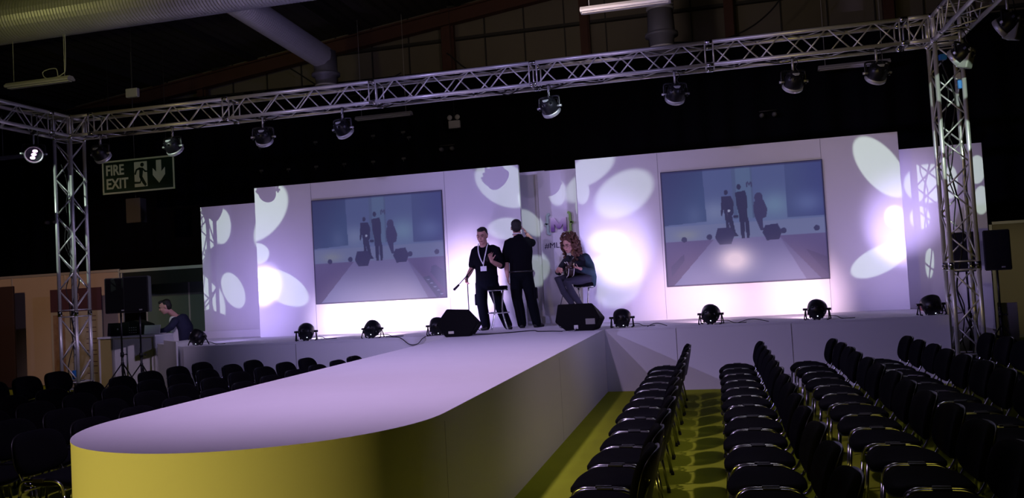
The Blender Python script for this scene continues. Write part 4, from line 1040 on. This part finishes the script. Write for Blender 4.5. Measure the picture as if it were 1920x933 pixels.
b.limb([(-3.865, 14.22, 1.84), (-3.865, 14.22, 2.00), (-3.87, 14.22, 2.18), (-3.87, 14.22, 2.34), (-3.875, 14.215, 2.42)], [(.200, .145), (.195, .15), (.212, .155), (.205, .13), (.10, .085)], ref=(1, 0, 0), seg=20)
b.limb([(-4.00, 14.22, 2.365), (-4.05, 14.23, 2.335), (-4.09, 14.235, 2.21), (-4.115, 14.245, 2.10)], [.085, .082, .080, .076]); b.limb([(-3.74, 14.22, 2.365), (-3.66, 14.21, 2.335), (-3.61, 14.20, 2.18), (-3.58, 14.175, 2.08)], [.085, .082, .080, .077])
b.limb([(-3.875, 14.21, 2.41), (-3.875, 14.20, 2.45)], [(.082, .075), (.078, .072)], ref=(1, 0, 0))
b.fuse('polo_shirt', CLOTH, A, .010, 3)
def trousers(parent, hip, legs, m_=TROU, pockets=True, knee=.095, ank=.080):
    b = Blob(); b.limb([hip[0], hip[1]], [(.205, .14), (.205, .142)], ref=(1, 0, 0), seg=20)
    for L in legs:
        b.limb(L, [.112, .108, knee, .090, ank][:len(L)] if len(L) == 5 else [.105, knee, ank])
    o = b.fuse('trousers', m_, parent, .011, 3, .008, .09)
    return o
trousers(A, [(-3.86, 14.22, 1.90), (-3.865, 14.22, 1.78)], [[(-3.965, 14.22, 1.78), (-3.97, 14.21, 1.60), (-3.965, 14.19, 1.42), (-3.95, 14.22, 1.22), (-3.93, 14.25, 1.03)], [(-3.77, 14.22, 1.78), (-3.72, 14.20, 1.60), (-3.66, 14.17, 1.43), (-3.60, 14.19, 1.23), (-3.53, 14.22, 1.03)]])
b = MB(); b.box((-4.055, 14.20, 1.50), (.05, .16, .20), bevel=.018); b.build('cargo_pocket', TROU, A)
shoe('shoe', (-3.93, 14.25, 1.05), (-.1, -1, 0), A); shoe('shoe', (-3.53, 14.22, 1.05), (.45, -.9, 0), A)
WB = mat('white_card', (.80, .80, .82), .6)
b = MB(); b.tube(smoothpath([(-3.965, 14.17, 2.475), (-3.955, 14.09, 2.41), (-3.94, 14.05, 2.31), (-3.91, 14.045, 2.20), (-3.865, 14.055, 2.10)], 5), [(.011, .003)]*21, 6, ref=(1, 0, 0)); b.tube(smoothpath([(-3.785, 14.17, 2.475), (-3.795, 14.09, 2.41), (-3.81, 14.05, 2.31), (-3.84, 14.045, 2.20), (-3.865, 14.055, 2.10)], 5), [(.011, .003)]*21, 6, ref=(1, 0, 0)); b.build('lanyard', WB, A)
b = MB(); b.box((-3.865, 14.045, 2.03), (.11, .006, .085), bevel=.003); b.tube([(-3.865, 14.045, 2.07), (-3.865, 14.05, 2.11)], .008, 6); b.build('badge', WB, A)
b = MB(); b.box((-3.76, 13.99, 2.20), (.06, .03, .10), rotm(.2, .5, .3), bevel=.01); tag(b.build('handheld_device', BLK), 'small black device held at the left man\'s chest', 'device')
b = MB(); b.lathe([(.030, -.014), (.034, -.010), (.034, .010), (.030, .014)], Matrix.Translation((-3.655, 13.98, 2.12)) @ (V(-.055, -.09, .045)).to_track_quat('Z', 'Y').to_matrix().to_4x4(), 16); b.build('wristband', WB, A)

# ---- man in the middle, back to the audience, hand raised to his head
B_ = thing('person', 'man in black polo shirt seen from behind, hand raised to his head', 'person', (0, 0, 0))
hc = V(-3.315, 14.36, 2.715); hr = rotm(.05, 0, PI+.22)
b = Blob(); T = head(b, hc, hr)
b.limb([(-3.29, 14.34, 2.48), (-3.30, 14.345, 2.56), (-3.31, 14.355, 2.66)], [(.085, .072), .070, .068])
b.limb([(-3.27, 14.33, 2.0), (-3.27, 14.33, 2.22), (-3.275, 14.33, 2.455), (-3.28, 14.335, 2.49)], [(.15, .11), (.17, .12), (.19, .11), (.12, .07)], ref=(1, 0, 0))
la = [(-3.48, 14.33, 2.47), (-3.515, 14.32, 2.28), (-3.525, 14.33, 2.13), (-3.515, 14.30, 1.99), (-3.50, 14.27, 1.87)]
ra = [(-3.12, 14.33, 2.47), (-3.10, 14.45, 2.445), (-3.085, 14.57, 2.445), (-3.12, 14.58, 2.52), (-3.175, 14.52, 2.61)]
b.limb(la, [.060, .053, .048, .042, .030]); b.limb(ra, [.060, .053, .048, .042, .030])
hand(b, la[-1], (.03, -.03, -1), (1, .1, 0), 1, .45, .05); hand(b, ra[-1], (-.25, -.45, .75), (-.8, -.4, -.3), 1, .5, .15)
b.limb([(-3.36, 14.33, 1.92), (-3.36, 14.32, 1.5), (-3.31, 14.36, 1.05)], [.08, .055, .04]); b.limb([(-3.17, 14.33, 1.92), (-3.12, 14.30, 1.5), (-3.05, 14.38, 1.05)], [.08, .055, .04])
b.fuse('body', SKIN, B_, .0075, 2); face(T, hr, B_)
short_hair(T, hr, B_)
b = Blob()
b.limb([(-3.265, 14.33, 1.935), (-3.265, 14.33, 2.10), (-3.27, 14.33, 2.28), (-3.275, 14.33, 2.455), (-3.285, 14.335, 2.53)], [(.205, .14), (.20, .145), (.23, .155), (.23, .13), (.10, .085)], ref=(1, 0, 0), seg=20)
b.limb([(-3.40, 14.33, 2.47), (-3.47, 14.33, 2.445), (-3.51, 14.325, 2.30), (-3.525, 14.325, 2.17)], [.085, .084, .080, .074]); b.limb([(-3.14, 14.33, 2.47), (-3.13, 14.37, 2.455), (-3.105, 14.45, 2.445), (-3.09, 14.54, 2.445)], [.085, .080, .078, .074])
b.limb([(-3.285, 14.335, 2.53), (-3.29, 14.34, 2.57)], [(.082, .075), (.076, .070)], ref=(1, 0, 0))
b.fuse('polo_shirt', CLOTH, B_, .010, 3)
trousers(B_, [(-3.265, 14.33, 1.96), (-3.265, 14.33, 1.86)], [[(-3.36, 14.33, 1.86), (-3.37, 14.32, 1.66), (-3.36, 14.31, 1.48), (-3.33, 14.34, 1.26), (-3.31, 14.36, 1.03)], [(-3.17, 14.33, 1.86), (-3.14, 14.32, 1.66), (-3.11, 14.30, 1.48), (-3.08, 14.34, 1.26), (-3.05, 14.38, 1.03)]])
b = MB(); b.box((-3.025, 14.30, 1.56), (.05, .16, .20), bevel=.018); b.build('cargo_pocket', TROU, B_)
b = MB(); P = [(-3.265+.212*math.cos(2*PI*k/28), 14.33+.150*math.sin(2*PI*k/28), 1.945) for k in range(28)]; b.tube(P, [(.018, .006)]*28, 6, ref=(0, 0, 1), closed=True); b.build('belt', SHOE, B_)
shoe('shoe', (-3.31, 14.36, 1.05), (-.15, 1, 0), B_); shoe('shoe', (-3.05, 14.38, 1.05), (.35, .9, 0), B_)
b = MB(); P = [(-3.298+.088*math.cos(a), 14.342+.084*math.sin(a), 2.600-.012*math.sin(a)) for a in [2*PI*k/24 for k in range(24)]]; b.tube(P, [(.009, .004)]*24, 6, ref=(0, 0, 1), closed=True); b.build('lanyard', WB, B_)

# ---- seated guitarist with curly hair
C_ = thing('person', 'guitarist with long curly brown hair seated on a bar stool playing', 'person', (0, 0, 0))
DEN = mat('teal_denim', (0.014, 0.045, 0.065), 0.85, noise=.5, nscale=25, bump=.3, bscale=120)
JEAN = mat('dark_jeans', (0.030, 0.030, 0.055), 0.85, noise=.4, nscale=20)
HAIRC = mat('curly_brown_hair', (0.13, 0.050, 0.030), 0.65, noise=.6, nscale=30, bump=.6, bscale=120)
hc = V(-2.405, 14.33, 2.365); hr = rotm(.42, .10, -.42)
b = Blob(); T = head(b, hc, hr)
b.limb([(-2.30, 14.47, 2.16), (-2.34, 14.44, 2.23), (-2.38, 14.39, 2.31)], [(.07, .06), .055, .053])
b.limb([(-2.23, 14.60, 1.74), (-2.25, 14.57, 1.90), (-2.29, 14.51, 2.08), (-2.31, 14.48, 2.17)], [(.15, .11), (.15, .11), (.17, .10), (.10, .06)], ref=(1, 0, 0))
ra = [(-2.48, 14.46, 2.10), (-2.56, 14.44, 1.99), (-2.62, 14.42, 1.88), (-2.62, 14.30, 1.92), (-2.58, 14.20, 1.965)]
la = [(-2.12, 14.50, 2.10), (-2.06, 14.48, 1.97), (-2.04, 14.38, 1.87), (-2.12, 14.22, 1.90), (-2.20, 14.08, 1.94)]
b.limb(ra, [.052, .045, .040, .034, .025]); b.limb(la, [.052, .045, .040, .034, .025])
hand(b, ra[-1], (.35, -.65, -.25), (.9, .3, -.1), -1, .6, .1, .95); hand(b, la[-1], (-.85, -.30, .25), (0, .2, 1), -1, 1.0, .1, .95)
b.limb([(-2.30, 14.55, 1.75), (-2.60, 14.22, 1.76), (-2.40, 14.33, 1.34)], [.075, .052, .036]); b.limb([(-2.17, 14.55, 1.75), (-2.44, 14.18, 1.70), (-2.25, 14.36, 1.32)], [.075, .052, .036])
b.fuse('body', SKIN, C_, .0075, 2); face(T, hr, C_)
b = MB()
for s_ in (-1, 1): b.tube([T(s_*.033+.022*math.cos(2*PI*k/16), -.100, .008+.018*math.sin(2*PI*k/16)) for k in range(16)], .0022, 5, closed=True); b.tube([T(s_*.055, -.098, .010), T(s_*.082, -.01, .010)], .002, 5)
b.tube([T(-.011, -.102, .010), T(.011, -.102, .010)], .002, 5); b.build('glasses', BLKM, C_)
b = Blob(); rr = random.Random(5)
b.ell(T(0, .045, .055), (.115, .115, .105), hr); b.ell(T(0, .085, -.05), (.12, .085, .15), hr)
for k in range(150):
    a = rr.uniform(.0, PI); ph = rr.uniform(-.35, PI+.35); z_ = rr.uniform(-.20, .13)
    ang_ = PI/2+rr.uniform(-2.05, 2.05); r_ = .125*math.sqrt(max(.15, 1-max(0, (z_-.02)/.16)**2)) + (.015 if z_ < 0 else 0)
    p = (r_*math.cos(ang_), .045+r_*math.sin(ang_)*.95, z_+.02)
    if p[1] < -.055 and z_ < .06: continue
    b.ell(T(*p), (rr.uniform(.018, .032),)*3, None, sub=(8, 6))
for s_ in (-1, 1):
    for k in range(14): b.ell(T(s_*rr.uniform(.085, .125), rr.uniform(-.05, .03), rr.uniform(-.24, .02)), (rr.uniform(.018, .028),)*3, None, sub=(8, 6))
for k in range(16): b.ell(T(rr.uniform(-.09, .09), rr.uniform(-.065, -.02), rr.uniform(.085, .125)), (.022,)*3, None, sub=(8, 6))
b.fuse('curly_hair', HAIRC, C_, .007, 0, .022, .018)
b = Blob()
b.limb([(-2.23, 14.60, 1.73), (-2.25, 14.57, 1.90), (-2.29, 14.51, 2.08), (-2.315, 14.47, 2.18)], [(.165, .125), (.165, .125), (.185, .12), (.085, .07)], ref=(1, 0, 0), seg=20)
b.limb([(-2.45, 14.47, 2.12), (-2.55, 14.445, 2.00), (-2.62, 14.41, 1.89), (-2.62, 14.36, 1.90)], [.072, .066, .060, .055]); b.fuse('dark_top', mat('dark_top_cloth', (.010, .012, .022), .9, noise=.3), C_, .010, 3)
b = Blob()
b.limb([(-2.15, 14.52, 2.13), (-2.07, 14.49, 1.98), (-2.035, 14.39, 1.87), (-2.11, 14.24, 1.895), (-2.16, 14.15, 1.92)], [.080, .074, .070, .058, .050])
b.limb([(-2.16, 14.60, 2.12), (-2.12, 14.63, 1.95), (-2.10, 14.66, 1.78), (-2.10, 14.68, 1.64)], [(.085, .06), (.10, .07), (.11, .075), (.085, .055)], ref=(1, 0, 0))
b.limb([(-2.26, 14.56, 2.15), (-2.22, 14.63, 1.95), (-2.20, 14.68, 1.80)], [(.12, .06), (.13, .08), (.13, .08)], ref=(1, 0, 0))
b.fuse('denim_jacket', DEN, C_, .010, 3)
b = Blob()
b.limb([(-2.23, 14.60, 1.80), (-2.24, 14.58, 1.74)], [(.165, .13), (.17, .14)], ref=(1, 0, 0))
for L in ([(-2.30, 14.54, 1.765), (-2.45, 14.38, 1.785), (-2.60, 14.22, 1.775), (-2.52, 14.27, 1.55), (-2.40, 14.33, 1.33)], [(-2.17, 14.54, 1.76), (-2.31, 14.34, 1.745), (-2.44, 14.18, 1.715), (-2.36, 14.27, 1.50), (-2.25, 14.36, 1.30)]):
    b.limb(L, [.095, .085, .074, .062, .046])
b.fuse('jeans', JEAN, C_, .010, 3)
for p, d in (((-2.39, 14.33, 1.30), V(-.2, -1, -.15)), ((-2.25, 14.36, 1.28), V(-.1, -1, -.15))):
    b = Blob(); q = Vector(p); d.normalize(); b.limb([q-d*.05-V(0, 0, .03), q+d*.06-V(0, 0, .045), q+d*.17-V(0, 0, .06)], [(.038, .034), (.042, .036), (.036, .022)], ref=(1, 0, 0)); b.limb([q+V(0, 0, .03), q-V(0, 0, .03)], [.042, .042]); b.fuse('boot', SHOE, C_, .009, 2)
b = MB(); b.lathe([(.027, -.012), (.032, -.008), (.032, .008), (.027, .012)], Matrix.Translation((-2.185, 14.215, 1.905)) @ V(-.09, -.10, .03).to_track_quat('Z', 'Y').to_matrix().to_4x4(), 16); b.build('wrist_watch', CHROME, C_)
# acoustic guitar: body against the player's left side, neck pointing forward to the left
g = thing('acoustic_guitar', 'dark acoustic guitar with pale edges held by the seated guitarist', 'guitar', (-2.42, 14.30, 1.92)); th_ = math.atan2(-.93, .36); g.rotation_euler = (Matrix.Rotation(th_, 3, 'Z') @ Matrix.Rotation(PI, 3, 'Y') @ Matrix.Rotation(-.22, 3, 'Y')).to_euler()
def outline(sc=1.0):
    P = []
    for k in range(48):
        a = 2*PI*k/48; x = math.cos(a)*.235; w_ = .165+.035*math.cos(a) - .045*math.exp(-((math.cos(a)+.12)/.28)**2)
        P.append((x*sc, math.sin(a)*w_*sc))
    return P
b = MB(); b.prism(outline(), -.045, .045); b.build('guitar_body', mat('dark_guitar_wood', (.022, .010, .008), .25, noise=.4, spec=.6), g)
BIND = mat('cream_binding', (.70, .68, .66), .4)
for y_ in (-.047, .047):
    b = MB(); b.tube([(x, y_, z) for x, z in outline(1.0)], .006, 6, closed=True); b.build('binding', BIND, g)
b = MB(); b.lathe([(0, 0), (.045, 0), (.045, .003), (0, .003)], Matrix.Translation((-.03, -.0475, 0)) @ Matrix.Rotation(PI/2, 4, 'X'), 20); b.build('sound_hole', BLK, g)
b = MB(); b.lathe([(.048, 0), (.058, 0), (.058, .003), (.048, .003)], Matrix.Translation((-.03, -.0475, 0)) @ Matrix.Rotation(PI/2, 4, 'X'), 20); b.build('rosette', BIND, g)
b = MB(); b.box((.10, -.052, 0), (.03, .012, .13), bevel=.003); b.build('bridge', BLK, g)
b = MB(); b.box((-.36, -.045, 0), (.46, .024, .050), bevel=.006); b.box((-.30, -.06, 0), (.44, .006, .048), bevel=.002); b.build('neck', mat('neck_wood', (.10, .05, .03), .4), g)
b = MB(); b.box((-.645, -.040, 0), (.13, .016, .075), rotm(0, 0, -.2), bevel=.006); hs = b.build('headstock', mat('dark_guitar_wood', (0, 0, 0)), g)
for q in range(3):
    for s_ in (-1, 1): b = MB(); b.tube([(-.61-.035*q, -.042, s_*.035), (-.61-.035*q, -.042, s_*.062)], .006, 6); b.build('tuning_peg', CHROME, hs)
b = MB()
for q in range(6): b.tube([(.10, -.060, (q-2.5)*.009), (-.60, -.066, (q-2.5)*.007)], .0012, 4)
b.build('strings', CHROME, g)
b = MB(); b.tube(smoothpath([(-2.46, 14.30, 1.78), (-2.60, 14.35, 1.35), (-2.63, 14.2, 1.05), (-2.55, 13.9, D+.01), (-2.35, 13.5, D+.01), (-2.2, 13.25, D+.01)], 8), .006, 6); tag(b.build('guitar_lead', RUB), 'thin black lead hanging from the guitar to the stage floor', 'cable')

# ---- operator behind the desk
O_ = thing('person', 'operator in white shirt and dark blue jacket leaning over the desk', 'person', (0, 0, 0))
hc = V(-11.03, 15.22, 1.66); hr = rotm(.35, 0, -1.0)
b = Blob(); T = head(b, hc, hr); b.limb([(-10.90, 15.42, 1.42), (-10.94, 15.36, 1.50), (-10.99, 15.28, 1.58)], [(.07, .06), .062, .060])
b.limb([(-10.85, 15.55, .95), (-10.85, 15.52, 1.2), (-10.88, 15.45, 1.40)], [(.10, .14), (.10, .15), (.09, .15)], ref=(1, 0, 0))
la = [(-10.86, 15.27, 1.36), (-10.90, 15.18, 1.24), (-10.98, 15.12, 1.17), (-11.10, 15.08, 1.17), (-11.18, 15.05, 1.17)]; ra = [(-10.95, 15.58, 1.36), (-11.06, 15.50, 1.24), (-11.14, 15.42, 1.18), (-11.22, 15.30, 1.17), (-11.24, 15.20, 1.17)]
b.limb(la, [.055, .048, .042, .035, .026]); b.limb(ra, [.055, .048, .042, .035, .026]); hand(b, la[-1], (-1, -.2, -.05), (0, 0, -1), 1, .3); hand(b, ra[-1], (-.2, -.9, -.05), (0, 0, -1), -1, .3)
b.limb([(-10.88, 15.62, .95), (-10.9, 15.62, .5), (-11.0, 15.64, .08)], [.08, .055, .04]); b.limb([(-10.82, 15.50, .95), (-10.8, 15.52, .5), (-10.8, 15.64, .08)], [.08, .055, .04])
b.fuse('body', SKIN, O_, .010, 2); face(T, hr, O_)
short_hair(T, hr, O_)
b = Blob(); b.limb([(-10.92, 15.50, .95), (-10.93, 15.46, 1.2), (-10.94, 15.40, 1.40)], [(.13, .15), (.135, .16), (.10, .14)], ref=(1, 0, 0)); b.limb([(-10.96, 15.57, 1.36), (-11.06, 15.50, 1.24), (-11.14, 15.42, 1.18), (-11.20, 15.34, 1.17)], [.070, .064, .056, .050]); b.fuse('white_shirt', WHITE, O_, .012, 2)
b = Blob(); b.limb([(-10.78, 15.55, .88), (-10.78, 15.52, 1.2), (-10.83, 15.46, 1.40)], [(.13, .19), (.135, .20), (.10, .19)], ref=(1, 0, 0)); b.limb([(-10.84, 15.28, 1.37), (-10.88, 15.19, 1.25), (-10.97, 15.13, 1.18), (-11.07, 15.10, 1.17)], [.085, .076, .066, .056]); b.fuse('dark_blue_jacket', mat('navy_jacket', (.012, .014, .045), .85), O_, .012, 2)
b = Blob(); b.limb([(-10.85, 15.55, .98), (-10.85, 15.55, .88)], [(.13, .17), (.13, .17)], ref=(1, 0, 0)); b.limb([(-10.88, 15.62, .88), (-10.93, 15.61, .5), (-11.0, 15.64, .06)], [.1, .078, .06]); b.limb([(-10.82, 15.50, .88), (-10.8, 15.55, .5), (-10.8, 15.64, .06)], [.1, .078, .06]); b.fuse('trousers', TROU, O_, .013, 2)
for x in (-11.0, -10.8): b = Blob(); b.limb([(x, 15.70, .04), (x, 15.60, .045), (x-.02, 15.45, .03)], [(.038, .034), (.044, .04), (.038, .022)], ref=(1, 0, 0)); b.fuse('shoe', SHOE, O_, .010, 1)
